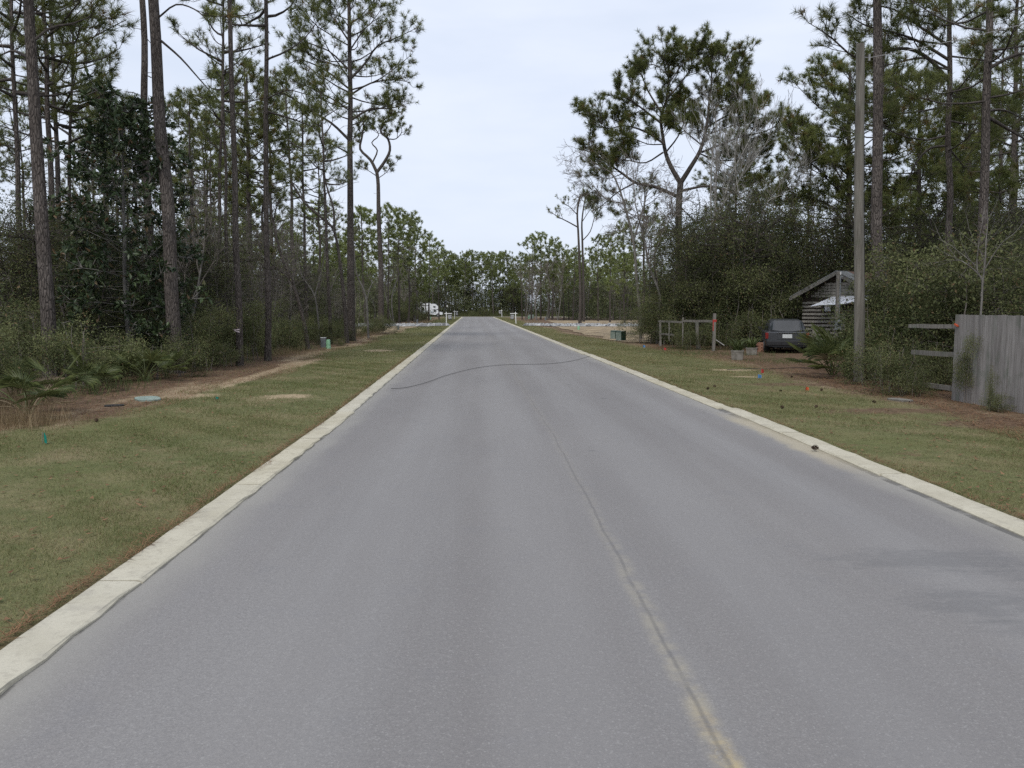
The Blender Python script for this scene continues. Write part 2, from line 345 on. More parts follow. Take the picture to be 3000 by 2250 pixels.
MAT['flag_blue'] = rough_mat('blue_flag', (0.06, 0.18, 0.38), (0.10, 0.23, 0.44), 8, 0.6, 0)
MAT['flag_orange'] = rough_mat('orange_flag', (0.50, 0.085, 0.03), (0.58, 0.115, 0.05), 8, 0.6, 0)
MAT['ribbon'] = rough_mat('pink_white_ribbon', (0.62, 0.50, 0.52), (0.72, 0.62, 0.62), 8, 0.6, 0)
MAT['cable'] = rough_mat('black_cable', (0.012, 0.012, 0.012), (0.03, 0.03, 0.03), 8, 0.6, 0)
MAT['wire'] = rough_mat('grey_wire', (0.30, 0.29, 0.29), (0.42, 0.41, 0.40), 8, 0.6, 0)
MAT['cone'] = rough_mat('pinecone_scale', (0.045, 0.028, 0.018), (0.10, 0.065, 0.042), 20, 0.9, 0.2)

# ------------------------------------------------------------------ mesh helpers
class Geo:
    """collects vertices and faces; build() makes ONE mesh"""
    def __init__(s): s.V = []; s.F = {3: [], 4: []}; s.T = []; s.n = 0
    def add(s, V, F, tint=None):
        V = np.asarray(V, dtype=np.float32).reshape(-1, 3); F = np.asarray(F, dtype=np.int32)
        s.V.append(V); s.F[F.shape[1]].append(F + s.n)
        t = np.full((len(V), 2), 0.5, np.float32) if tint is None else tint
        s.T.append(t); s.n += len(V)
    def tube(s, pts, rad, k=6, cap=True):
        P = np.array([tuple(p) for p in pts], float); n = len(P)
        rad = np.asarray(rad, float) if np.ndim(rad) else np.full(n, rad)
        T = np.gradient(P, axis=0); T /= np.linalg.norm(T, axis=1)[:, None] + 1e-9
        ref = np.array([1, 0, 0]) if abs(T[0][0]) < 0.8 else np.array([0, 1, 0])
        A = np.cross(T, ref); A /= np.linalg.norm(A, axis=1)[:, None] + 1e-9
        B = np.cross(T, A)
        a = np.arange(k) * 2 * np.pi / k
        V = P[:, None] + rad[:, None, None] * (np.cos(a)[None, :, None] * A[:, None] + np.sin(a)[None, :, None] * B[:, None])
        i = np.arange(n - 1)[:, None] * k; j = np.arange(k)[None]; j2 = (j + 1) % k
        F = np.stack([i + j, i + j2, i + k + j2, i + k + j], -1).reshape(-1, 4)
        s.add(V.reshape(-1, 3), F)
        if cap:
            b = s.n - n * k
            for o_, fl in ((0, True), ((n - 1) * k, False)):
                c = P[0] if o_ == 0 else P[-1]
                F2 = [[k, (q + 1) % k, q] if fl else [k, q, (q + 1) % k] for q in range(k)]
                s.add(np.vstack([V.reshape(-1, 3)[o_:o_ + k], c]), F2)
    def segs(s, A, B, ra, rb, k=3):
        """many straight tapered twigs at once"""
        A = np.asarray(A, float); B = np.asarray(B, float)
        if len(A) == 0: return
        T = B - A; T /= np.linalg.norm(T, axis=1)[:, None] + 1e-9
        ref = np.where(np.abs(T[:, :1]) < 0.8, np.array([[1., 0, 0]]), np.array([[0, 1., 0]]))
        U = np.cross(T, ref); U /= np.linalg.norm(U, axis=1)[:, None] + 1e-9
        W = np.cross(T, U)
        a = np.arange(k) * 2 * np.pi / k
        ring = np.cos(a)[None, :, None] * U[:, None] + np.sin(a)[None, :, None] * W[:, None]
        ra = np.broadcast_to(ra, (len(A),)); rb = np.broadcast_to(rb, (len(A),))
        V = np.concatenate([A[:, None] + ra[:, None, None] * ring, B[:, None] + rb[:, None, None] * ring], 1)
        i = np.arange(len(A))[:, None] * 2 * k; j = np.arange(k)[None]; j2 = (j + 1) % k
        F = np.stack([i + j, i + j2, i + k + j2, i + k + j], -1).reshape(-1, 4)
        s.add(V.reshape(-1, 3), F)
    def box(s, lo, hi, M=None, ch=0.0):
        x0, y0, z0 = lo; x1, y1, z1 = hi
        if ch <= 0:
            V = [(x0, y0, z0), (x1, y0, z0), (x1, y1, z0), (x0, y1, z0), (x0, y0, z1), (x1, y0, z1), (x1, y1, z1), (x0, y1, z1)]
            F = [(0, 3, 2, 1), (4, 5, 6, 7), (0, 1, 5, 4), (1, 2, 6, 5), (2, 3, 7, 6), (3, 0, 4, 7)]
        else:                                     # chamfered upper and side edges
            V = []
            for z, q in ((z0, 0), (z1 - ch, 0), (z1, ch)):
                c = ch
                V += [(x0 + c + q, y0 + q, z), (x1 - c - q, y0 + q, z), (x1 - q, y0 + c + q, z), (x1 - q, y1 - c - q, z),
                      (x1 - c - q, y1 - q, z), (x0 + c + q, y1 - q, z), (x0 + q, y1 - c - q, z), (x0 + q, y0 + c + q, z)]
            F = []
            for r in range(2):
                for j in range(8):
                    F.append((r * 8 + j, r * 8 + (j + 1) % 8, r * 8 + 8 + (j + 1) % 8, r * 8 + 8 + j))
            F += [(16, 17, 18, 23), (18, 19, 22, 23), (19, 20, 21, 22), (7, 2, 1, 0), (7, 6, 3, 2), (6, 5, 4, 3)]
        V = np.array(V, float)
        if M is not None: V = np.array([tuple(M @ Vector(v)) for v in V])
        s.add(V, F)
    def prism(s, prof, x0, x1, axis='x', M=None):
        """closed outline extruded; prof is in (y,z) for axis x, (x,z) for axis y"""
        n = len(prof)
        if axis == 'x': V = [(x0, a, b) for a, b in prof] + [(x1, a, b) for a, b in prof]
        else: V = [(a, x0, b) for a, b in prof] + [(a, x1, b) for a, b in prof]
        if M is not None: V = [tuple(M @ Vector(v)) for v in V]
        F = [(i, (i + 1) % n, n + (i + 1) % n, n + i) for i in range(n)]
        s.add(V, F)
        for base in (0, n):
            c = np.mean(np.array(V[base:base + n]), 0)
            s.add(V[base:base + n] + [tuple(c)], [(i, (i + 1) % n, n) for i in range(n)])
    def mesh(s, name, smooth=False, tint=False):
        me = bpy.data.meshes.new(name)
        V = np.vstack(s.V)
        f3 = np.vstack(s.F[3]) if s.F[3] else np.zeros((0, 3), np.int32)
        f4 = np.vstack(s.F[4]) if s.F[4] else np.zeros((0, 4), np.int32)
        me.vertices.add(len(V)); me.vertices.foreach_set('co', V.ravel())
        li = np.concatenate([f3.ravel(), f4.ravel()])
        me.loops.add(len(li)); me.loops.foreach_set('vertex_index', li.astype(np.int32))
        st = np.concatenate([np.arange(len(f3)) * 3, len(f3) * 3 + np.arange(len(f4)) * 4])
        me.polygons.add(len(st)); me.polygons.foreach_set('loop_start', st.astype(np.int32))
        me.polygons.foreach_set('use_smooth', np.full(len(st), bool(smooth)))
        me.update(calc_edges=True)
        if tint:
            T = np.vstack(s.T); c = np.ones((len(V), 4), np.float32); c[:, :2] = T
            a = me.color_attributes.new('tint', 'FLOAT_COLOR', 'POINT'); a.data.foreach_set('color', c.ravel())
        return me

def link(name, me, m=None, parent=None, loc=None, rz=0.0, scale=None):
    o = bpy.data.objects.new(name, me); COL.objects.link(o)
    if m is not None and me is not None and not me.materials: me.materials.append(MAT[m] if isinstance(m, str) else m)
    if parent is not None: o.parent = parent
    if loc is not None: o.location = loc
    if rz: o.rotation_euler.z = rz
    if scale is not None: o.scale = (scale,) * 3 if not hasattr(scale, '__len__') else scale
    return o
def tag(o, label, cat, group=None, kind=None):
    o['label'] = label; o['category'] = cat
    if group: o['group'] = group
    if kind: o['kind'] = kind
    return o
def thing(name, loc, label, cat, group=None, rz=0.0, scale=None):
    o = bpy.data.objects.new(name, None); COL.objects.link(o); o.empty_display_size = 0.2
    o.location = loc; o.rotation_euler.z = rz
    if scale is not None: o.scale = (scale,) * 3 if not hasattr(scale, '__len__') else scale
    return tag(o, label, cat, group)
def struct(o):
    o['kind'] = 'structure'; return o
def stuff(o, label=None, cat=None):
    o['kind'] = 'stuff'
    if label: o['label'] = label; o['category'] = cat
    return o
def clone(root, loc, rz=None, label=None, scale=None):
    r = root.copy(); COL.objects.link(r); r.location = loc
    if rz is not None: r.rotation_euler.z = rz
    if label: r['label'] = label
    if scale is not None: r.scale = (scale,) * 3
    for ch in list(root.children):
        c = ch.copy(); COL.objects.link(c); c.parent = r
        for g in ch.children:
            d = g.copy(); COL.objects.link(d); d.parent = c
    return r

# =================================================================== SETTING
J_Y0, J_Y1 = 184.0, 190.6                       # the cross street
g = Geo(); g.add([(-400, -60, -0.06), (400, -60, -0.06), (400, 700, -0.06), (-400, 700, -0.06)], [(0, 1, 2, 3)])
struct(link('ground', g.mesh('ground'), 'litter'))
g = Geo(); ys = np.linspace(-20, J_Y0, 60)
g.add([p for y in ys for p in ((-2.48 + bend(y), y, 0), (4.45 + bend(y), y, 0))], [(2 * i, 2 * i + 1, 2 * i + 3, 2 * i + 2) for i in range(59)])
struct(link('road', g.mesh('road'), 'asphalt'))
g = Geo(); g.add([(-90, J_Y0, 0.0), (90, J_Y0, 0.0), (90, J_Y1, 0.0), (-90, J_Y1, 0.0)], [(0, 1, 2, 3)])
struct(link('cross_street', g.mesh('cross_street'), 'asphalt'))

def sheet(name, m, x0, x1, y0, y1, nx, ny, z, amp=0.012, seed=1):
    rng = np.random.default_rng(seed)
    xs = np.linspace(x0, x1, nx + 1); ysl = np.linspace(y0, y1, ny + 1)
    V = []
    for y in ysl:
        for x in xs:
            V.append((x + bend(min(y, J_Y0)), y, z + amp * (math.sin(x * 1.7 + y * 0.45) + math.sin(y * 0.9 - x * 0.8 + 2)) * 0.5))
    F = [(j * (nx + 1) + i, j * (nx + 1) + i + 1, (j + 1) * (nx + 1) + i + 1, (j + 1) * (nx + 1) + i) for j in range(ny) for i in range(nx)]
    g = Geo(); g.add(V, F)
    return struct(link(name, g.mesh(name, True), m))
sheet('grass_verge', 'verge_left', -9.6, -2.6, -20, J_Y0 - 2, 10, 250, 0.006)
sheet('grass_verge', 'verge_right', 4.57, 13.5, -20, J_Y0 - 2, 12, 250, 0.006, seed=2)
sheet('far_verge', 'verge_right', -60, 60, J_Y1 + 0.3, J_Y1 + 3.5, 30, 4, 0.006, seed=3)

def blob_sheet(name, m, outline, z):
    c = np.mean(np.array(outline), 0); n = len(outline)
    g = Geo(); g.add([(x, y, z) for x, y in outline] + [(c[0], c[1], z + 0.01)], [(i, (i + 1) % n, n) for i in range(n)])
    return struct(link(name, g.mesh(name), m))
def wavy(pts, amp, seed, sub=6):
    rng = random.Random(seed); out = []
    for i in range(len(pts)):
        a = pts[i]; b = pts[(i + 1) % len(pts)]
        for k in range(sub):
            t = k / sub
            out.append((a[0] + (b[0] - a[0]) * t + rng.uniform(-amp, amp), a[1] + (b[1] - a[1]) * t + rng.uniform(-amp, amp) * 1.5))
    return out
blob_sheet('sandy_lot', 'sandy_lot', wavy([(7.6, 45), (14, 42), (24, 52), (24, 128), (9.5, 128), (8.2, 100), (7.0, 70)], 0.5, 5), 0.032)
blob_sheet('gravel_drive', 'gravel', wavy([(6.6, 86), (12, 84.5), (26, 82), (26, 93), (10, 91), (6.8, 89.5)], 0.5, 6), 0.05)
blob_sheet('gravel_drive', 'gravel', wavy([(-5.6, 87), (-30, 82), (-30, 93), (-8, 94), (-5.6, 90)], 0.4, 7), 0.05)
blob_sheet('sandy_path', 'sandy_lot', wavy([(-6.8, 62), (-10, 60), (-13, 90), (-9, 110), (-7.4, 90)], 0.4, 8), 0.033)

# ribbon kerbs in cast sections
kerbL = bpy.data.objects.new('kerb', None); COL.objects.link(kerbL); struct(kerbL)
kerbR = bpy.data.objects.new('kerb', None); COL.objects.link(kerbR); struct(kerbR)
kmesh = []
rk = random.Random(3)
for v in range(4):
    g = Geo(); n = 10; V = []; L = 3.03
    prof = [(0.0, -0.12), (0.0, 0.012), (0.022, 0.026), (0.28, 0.026), (0.30, 0.012), (0.30, -0.12)]
    for i in range(n + 1):
        y = L * i / n
        for q, (a, b) in enumerate(prof):
            e = (0.012 if q in (3, 4) else 0.006) if q in (1, 2, 3, 4) else 0
            V.append((a + rk.uniform(-e, e), y, b + rk.uniform(-e, e) * 0.25))
    F = [(i * 6 + q, (i + 1) * 6 + q, (i + 1) * 6 + q + 1, i * 6 + q + 1) for i in range(n) for q in range(5)]
    g.add(V, F); g.add(V[:6], [(0, 1, 4, 5), (1, 2, 3, 4)]); g.add(V[-6:], [(5, 4, 1, 0), (4, 3, 2, 1)])
    kmesh.append(g.mesh('kerb_section')); 
def kerb_off(y):
    return 0.05 if y < 13.5 else (0.0 if y < 31 else -0.07)
y = -10.0; i = 0
while y < J_Y0 - 4:
    link('kerb_section', kmesh[rk.randrange(4)], 'kerb', kerbL, (-2.64 + bend(y + 0.25) + rk.uniform(-0.012, 0.012), y + 0.25, 0), rk.uniform(-0.003, 0.003) + (0.0163 if y > 12 else 0))
    link('kerb_section', kmesh[rk.randrange(4)], 'kerb', kerbR, (4.31 + bend(y + 0.6) + kerb_off(y) + rk.uniform(-0.015, 0.015), y + 0.6, rk.uniform(-0.004, 0.006)), rk.uniform(-0.005, 0.005) + (0.0163 if y > 12 else 0))
    y += 3.05
# corner kerbs and the far kerb of the cross street
def kerb_run(pts, parent):
    g = Geo(); P = [Vector((*p, 0)) for p in pts]; V = []
    for i, p in enumerate(P):
        t = (P[min(i + 1, len(P) - 1)] - P[max(i - 1, 0)]).normalized(); nrm = Vector((-t.y, t.x, 0))
        for a, b in ((-0.15, -0.1), (-0.15, 0.024), (0.15, 0.024), (0.15, -0.1)): V.append(p + nrm * a + Z * b)
    g.add([tuple(v) for v in V], [(i * 4 + q, i * 4 + q + 1, i * 4 + 5 + q, i * 4 + 4 + q) for i in range(len(P) - 1) for q in range(3)])
    return link('kerb_section', g.mesh('kerb_run'), 'kerb', parent)
BE = bend(J_Y0)
arc = [(-2.49 + BE - 3.2 * (1 - math.cos(a)), 180.6 + 3.2 * math.sin(a)) for a in np.linspace(0, math.pi / 2, 8)]
kerb_run(arc + [(-20, 183.8), (-70, 183.8)], kerbL)
arc = [(4.44 + BE + 3.2 * (1 - math.cos(a)), 180.6 + 3.2 * math.sin(a)) for a in np.linspace(0, math.pi / 2, 8)]
kerb_run(arc + [(20, 183.8), (70, 183.8)], kerbR)
kf = bpy.data.objects.new('kerb', None); COL.objects.link(kf); struct(kf)
kerb_run([(-70, J_Y1 + 0.15), (-20, J_Y1 + 0.15), (20, J_Y1 + 0.15), (70, J_Y1 + 0.15)], kf)

# =================================================================== VEGETATION
def catmull(pts, per=4):
    P = [Vector(p) for p in pts]; out = []
    Q = [P[0] * 2 - P[1]] + P + [P[-1] * 2 - P[-2]]
    for i in range(1, len(Q) - 2):
        for k in range(per):
            t = k / per; a, b, c, d = Q[i - 1], Q[i], Q[i + 1], Q[i + 2]
            out.append(0.5 * ((2 * b) + (c - a) * t + (2 * a - 5 * b + 4 * c - d) * t * t + (3 * b - a - 3 * c + d) * t ** 3))
    out.append(P[-1]); return out
def rv(r): return Vector((r.gauss(0, 1), r.gauss(0, 1), r.gauss(0, 1))).normalized()
def along(pts, t):
    k = t * (len(pts) - 1); i = min(int(k), len(pts) - 2); f = k - i
    return pts[i].lerp(pts[i + 1], f), (pts[i + 1] - pts[i]).normalized()
def plen(pts): return sum((pts[i + 1] - pts[i]).length for i in range(len(pts) - 1))

def needles(geo, P, D, K, L, wd, rng, spread=0.75):
    """tufts: K thin needles fanning round each shoot tip"""
    N = len(P)
    if N == 0: return
    P = np.array([tuple(p) for p in P], np.float32); D = np.array([tuple(d) for d in D], np.float32)
    tint = rng.random(N).astype(np.float32); t2 = rng.random(N).astype(np.float32)
    Pk = np.repeat(P, K, 0); Dk = np.repeat(D, K, 0)
    v = rng.normal(size=Pk.shape); v /= np.linalg.norm(v, axis=1)[:, None]
    d = Dk * (1 - spread * 0.55) + v * spread; d[:, 2] += 0.08; d /= np.linalg.norm(d, axis=1)[:, None]
    b = Pk - Dk * (rng.random((N * K, 1)) * 0.16)
    s = np.cross(d, rng.normal(size=d.shape)); s /= np.linalg.norm(s, axis=1)[:, None] + 1e-6
    ln = L * (0.75 + 0.4 * rng.random((N * K, 1)))
    tip = b + d * ln; tip[:, 2] -= ln[:, 0] * 0.06
    V = np.stack([b + s * wd / 2, b - s * wd / 2, tip], 1).reshape(-1, 3)
    F = np.arange(N * K * 3).reshape(-1, 3)
    T = np.repeat(np.stack([np.clip(np.repeat(tint, K) + rng.normal(size=N * K) * 0.12, 0, 1), np.repeat(t2, K)], 1), 3, 0)
    geo.add(V, F, T.astype(np.float32))

def leaves(geo, P, D, size, ratio, rng, up=0.35, tint=None, jit=0.2):
    """rhombic leaves growing from P in direction D"""
    N = len(P)
    if N == 0: return
    P = np.asarray(P, np.float32); D = np.asarray(D, np.float32)
    D = D / (np.linalg.norm(D, axis=1)[:, None] + 1e-6)
    nn = rng.normal(size=D.shape); nn[:, 2] += up * 3; s = np.cross(D, nn); s /= np.linalg.norm(s, axis=1)[:, None] + 1e-6
    nrm = np.cross(s, D)
    ln = size * (0.65 + 0.7 * rng.random((N, 1))); wd = ln * ratio / 2
    m = P + D * ln * 0.48 + nrm * ln * 0.06
    V = np.stack([P, m + s * wd, P + D * ln - nrm * ln * 0.06, m - s * wd], 1).reshape(-1, 3)
    if tint is None: tint = rng.random(N)
    T = np.stack([np.clip(tint + rng.normal(size=N) * jit, 0, 1), rng.random(N)], 1)
    geo.add(V, np.arange(N * 4).reshape(-1, 4), np.repeat(T, 4, 0).astype(np.float32))

def dress(r, rng, limbs, gb, gn, sec=2.2, seclen=1.0, tuf=4, K=22, L=0.26, wd=0.016, up=0.35, minr=0.012, far=False):
    """side shoots and needle tufts on given limbs (points, r0, r1, bare fraction)"""
    A, B, RA, RB, TP, TD = [], [], [], [], [], []
    for pts, r0, r1, t0 in limbs:
        if gb is not None and r0 > 0: gb.tube(pts, np.linspace(r0, r1, len(pts)), 5 if r0 > 0.05 else 4, False)
        Lm = plen(pts); n = max(2, int(Lm * (1 - t0) * sec + 0.5))
        for i in range(n):
            t = min(0.99, t0 + (1 - t0) * (i + r.random()) / n)
            p, tan = along(pts, t)
            sd = rv(r); sd.z *= 0.55; sd = (sd - tan * sd.dot(tan)).normalized()
            d = (tan * 0.5 + sd * 0.85 + Z * up).normalized()
            l = seclen * (0.55 + 0.75 * r.random()) * (1.15 - 0.45 * t)
            q1 = p + d * l * 0.5; d2 = (d + Z * up * 1.2 + rv(r) * 0.35).normalized(); q2 = q1 + d2 * l * 0.5
            rr = max(minr, min(0.03, r1 * 0.9))
            if not far or i % 2 == 0:
                A += [p, q1]; B += [q1, q2]; RA += [rr, rr * 0.8]; RB += [rr * 0.8, rr * 0.6]
            for k in range(tuf):
                tt = 0.3 + 0.7 * r.random()
                b0 = p.lerp(q1, tt * 2) if tt < 0.5 else q1.lerp(q2, tt * 2 - 1)
                dd = (d2 + rv(r) * 0.75 + Z * 0.3).normalized(); e = b0 + dd * r.uniform(0.15, 0.5) * min(1.0, seclen)
                if not far: A.append(b0); B.append(e); RA.append(rr * 0.6); RB.append(rr * 0.45)
                TP.append(e); TD.append(dd)
            TP.append(q2); TD.append(d2)
        TP.append(pts[-1]); TD.append((pts[-1] - pts[-2]).normalized())
    if gb is not None and A: gb.segs([tuple(a) for a in A], [tuple(b) for b in B], np.array(RA), np.array(RB), 3)
    needles(gn, TP, TD, K, L, wd, rng)

def pine_limbs(r, trunk, cb, spread, nl, rl=0.05, droop=0.0, shape=0.8, dead=0):
    """limbs round a trunk polyline from crown base fraction cb to the top"""
    limbs = []; az = r.random() * 6.28
    for i in range(nl):
        f = (i + r.random() * 0.8) / nl; t = cb + (1 - cb) * f
        az += 2.4 + r.uniform(-0.5, 0.5)
        env = (math.sin(math.pi * min(1, (0.18 + 0.85 * f))) ** shape) * (1.0 if f < 0.85 else 0.75)
        L = spread * env * r.uniform(0.55, 1.15) + 0.3
        p, tan = along(trunk, min(0.995, t))
        rise = -droop + 0.15 + 0.75 * f + r.uniform(-0.18, 0.2)
        h = Vector((math.cos(az), math.sin(az), 0)); pts = [p]; d = (h + Z * rise).normalized(); q = p
        for k in range(4):
            d = (d + Z * (0.16 if k else -0.12) + rv(r) * 0.16).normalized(); q = q + d * L / 4; pts.append(q)
        limbs.append((pts, rl * (0.45 + 0.55 * env) * (1.15 - 0.6 * f), 0.014, 0.35))
    return limbs
def trunk_pts(r, H, lean=(0, 0), wob=0.12, n=10):
    pts = []
    for i in range(n + 1):
        t = i / n
        pts.append(Vector((lean[0] * t + r.gauss(0, wob) * (t > 0) * 0.5, lean[1] * t + r.gauss(0, wob) * (t > 0) * 0.5, H * t)))
    return catmull(pts, 3)
def trunk_rad(pts, r0, top=0.3, flare=0.25):
    n = len(pts); H = max(p.z for p in pts)
    return [r0 * (1 - (1 - top) * min(1, max(0, p.z) / H)) * (1 + flare * math.exp(-max(0, p.z) / 0.35)) for p in pts]
def stubs(r, gb, trunk, lo, hi, n, L=0.6):
    A, B = [], []
    for i in range(n):
        p, t = along(trunk, r.uniform(lo, hi)); a = r.random() * 6.28
        d = Vector((math.cos(a), math.sin(a), r.uniform(-0.3, 0.3)))
        q = p + d * r.uniform(0.2, 1) * L; A += [p, q]; B += [q, q + (d + rv(r) * 0.5) * r.uniform(0.1, 0.5) * L]
    if A: gb.segs([tuple(a) for a in A], [tuple(b) for b in B], 0.018, 0.008, 3)

def make_pine(seed, H, r0, cb, spread, nl, near=True, **kw):
    """returns (trunk mesh, limb mesh, needle mesh)"""
    r = random.Random(seed); rng = np.random.default_rng(seed)
    tr = trunk_pts(r, H, (r.uniform(-0.5, 0.5), r.uniform(-0.5, 0.5)), 0.13 if near else 0.08)
    gt, gb, gn = Geo(), Geo(), Geo()
    gt.tube([p - Z * 0.1 if i == 0 else p for i, p in enumerate(tr)], trunk_rad(tr, r0, 0.28), 10 if near else 6, False)
    if near: stubs(r, gb, tr, cb * 0.4, cb * 1.05, 9)
    limbs = pine_limbs(r, tr, cb, spread, nl, 0.055, kw.get('droop', 0.1), kw.get('shape', 0.75))
    if near: dress(r, rng, limbs, gb, gn, kw.get('sec', 2.2), kw.get('seclen', 1.0), kw.get('tuf', 5), kw.get('K', 26), 0.28, kw.get('wd', 0.019))
    else: dress(r, rng, limbs, gb, gn, kw.get('sec', 2.6), 1.0, kw.get('tuf', 4), kw.get('K', 11), 0.40, kw.get('wd', 0.085), far=True)
    return gt.mesh('pine_trunk', True), gb.mesh('pine_limbs', True), gn.mesh('pine_needles', False, True)
def put_tree(meshes, loc, label, group=None, rz=0.0, scale=None, name='pine_tree', cat='tree', mats=('pine_bark', 'limb_bark', 'needle'), names=('trunk', 'branches', 'crown')):
    o = thing(name, loc, label, cat, group, rz, scale)
    for me, m, nm in zip(meshes, mats, names):
        if me is not None:
            c = link(nm, me, m, o)
            if nm in ('branches', 'stems'): c['kind'] = 'stuff'
    return o

def clusters(r, M, rx, rz, cz, lump=0.35, low=-1.0):
    """clump centres inside an uneven ellipsoid"""
    ph = [r.random() * 6.28 for _ in range(6)]; C = []
    while len(C) < M:
        v = rv(r); u = r.random() ** 0.42
        if v.z < low: continue
        a = math.atan2(v.y, v.x)
        k = 1 + lump * (0.5 * math.sin(2 * a + ph[0] + 2 * v.z) + 0.4 * math.sin(3 * a + ph[1] - 3 * v.z) + 0.35 * math.sin(5 * v.z + ph[2] + a))
        C.append(Vector((v.x * rx * u * k, v.y * rx * u * k, cz + v.z * rz * u * k)))
    return C
def make_broad(seed, H, rx, M, per, leaf, clr, stems=4, r0=0.05, cz=0.58, rz=0.42, ratio=0.5, twigs=4, lump=0.35, up=0.35, split=False, curve=0.5):
    r = random.Random(seed); rng = np.random.default_rng(seed)
    gb, gl = Geo(), Geo()
    C = clusters(r, M, rx, H * rz, H * cz, lump)
    C = [c for c in C if c.z > 0.08]
    st = []
    for s in range(stems):
        a = s * 6.28 / stems + r.random(); k = rx * r.uniform(0.15, 0.55) * (stems > 1)
        top = Vector((math.cos(a) * k, math.sin(a) * k, H * r.uniform(0.7, 0.92)))
        b = Vector((math.cos(a) * 0.06 * stems, math.sin(a) * 0.06 * stems, -0.05))
        mid = b.lerp(top, 0.45) + rv(r) * H * 0.05 * curve * 2
        pts = catmull([b, mid, b.lerp(top, 0.75) + rv(r) * H * 0.04 * curve * 2, top], 4); st.append(pts)
        gb.tube(pts, np.linspace(r0, r0 * 0.2, len(pts)), 6, False)
    A, B, RA, RB = [], [], [], []; P = np.zeros((0, 3)); D = np.zeros((0, 3)); TT = np.zeros(0)
    for c in C:
        best = min(st, key=lambda s: min((p - c).length for p in s)); cand = [p for p in best if p.z < c.z] or best[:2]
        p = min(cand, key=lambda q: (q - c).length + abs(c.z - q.z) * 0.2)
        mid = p.lerp(c, 0.5) + Z * 0.06 * (c - p).length + rv(r) * 0.08 * (c - p).length
        w = r0 * 0.28; A += [p, mid]; B += [mid, c]; RA += [w, w * 0.7]; RB += [w * 0.7, w * 0.35]
        for k in range(twigs):
            e = c + rv(r) * clr * r.uniform(0.5, 1.2); A.append(c); B.append(e); RA.append(w * 0.35); RB.append(w * 0.18)
        if per:
            n = max(1, int(per * r.uniform(0.6, 1.4)))
            q = rng.normal(size=(n, 3)) * clr * np.array([0.62, 0.62, 0.5]); P = np.vstack([P, q + np.array(c)])
            d = q / (np.linalg.norm(q, axis=1)[:, None] + 1e-6) + rng.normal(size=(n, 3)) * 0.6; D = np.vstack([D, d]); TT = np.concatenate([TT, np.full(n, r.random())])
    gb.segs([tuple(a) for a in A], [tuple(b) for b in B], np.array(RA), np.array(RB), 3)
    if per: leaves(gl, P, D, leaf, ratio, rng, up, TT, 0.09)
    return gb.mesh('wood', True), (gl.mesh('leaves', False, True) if per else None)

def bare_tree(seed, stems, levels=4, kids=4, shrink=0.62, spread=0.5, upb=0.25, wig=0.18, k0=None, minr=0.006):
    """leafless tree grown from given stem polylines (pts, r0, r1)"""
    r = random.Random(seed); gt, gb = Geo(), Geo(); A, B, RA, RB = [], [], [], []
    def grow(p, d, L, rad, lv):
        pts = [p]
        for k in range(3):
            d = (d + rv(r) * wig + Z * upb * 0.2).normalized(); pts.append(pts[-1] + d * L / 3)
        for i in range(3):
            A.append(pts[i]); B.append(pts[i + 1]); RA.append(max(minr, rad * (1 - i * 0.2))); RB.append(max(minr * 0.8, rad * (0.8 - i * 0.2)))
        if lv <= 0: return
        for k in range(kids):
            q, tan = along(pts, 0.25 + 0.75 * (k + r.random()) / kids)
            nd = (tan + rv(r) * spread * 1.3 + Z * upb).normalized()
            grow(q, nd, L * shrink * r.uniform(0.75, 1.15), rad * 0.55, lv - 1)
    for pts, r0, r1, L0 in stems:
        gt.tube(pts, np.linspace(r0, r1, len(pts)), 7, False)
        for k in range(k0 or 6):
            q, tan = along(pts, 0.35 + 0.65 * (k + r.random()) / (k0 or 6))
            grow(q, (tan + rv(r) * spread * 1.5 + Z * upb).normalized(), L0 * r.uniform(0.7, 1.2), r1 * 0.8, levels - 1)
        grow(pts[-1], (pts[-1] - pts[-2]).normalized(), L0, r1, levels - 1)
    gb.segs([tuple(a) for a in A], [tuple(b) for b in B], np.array(RA), np.array(RB), 3)
    return gt.mesh('bare_trunk', True), gb.mesh('bare_branches', True)

# ---- kinds to copy from
PINE_N = [make_pine(11, 20, 0.21, 0.58, 3.4, 26, droop=0.15), make_pine(12, 18, 0.17, 0.62, 2.9, 22, droop=0.05),
          make_pine(13, 15, 0.14, 0.55, 2.7, 22, shape=0.6), make_pine(14, 21, 0.20, 0.66, 3.2, 24, droop=0.2), make_pine(15, 12.5, 0.11, 0.42, 2.4, 24, shape=0.7)]
PINE_F = [make_pine(21, 14, 0.15, 0.44, 2.7, 22, False), make_pine(22, 13, 0.13, 0.48, 2.5, 22, False), make_pine(23, 15, 0.16, 0.62, 2.8, 20, False, shape=0.55),
          make_pine(24, 12, 0.12, 0.30, 2.5, 28, False), make_pine(25, 14.5, 0.13, 0.68, 2.2, 15, False, shape=0.5)]
FARM = ('pine_bark', 'limb_bark', 'needle_hazed')
OAK = [make_broad(31, 6.5, 2.6, 125, 110, 0.075, 0.5, 3, 0.09, twigs=6), make_broad(32, 5.2, 2.1, 100, 105, 0.07, 0.44, 4, 0.06, lump=0.5, twigs=6), make_broad(33, 7.5, 2.2, 125, 95, 0.075, 0.52, 2, 0.10, 0.6, 0.4, twigs=6),
       make_broad(34, 4.2, 2.2, 95, 100, 0.065, 0.42, 5, 0.05, 0.55, 0.5, twigs=6)]
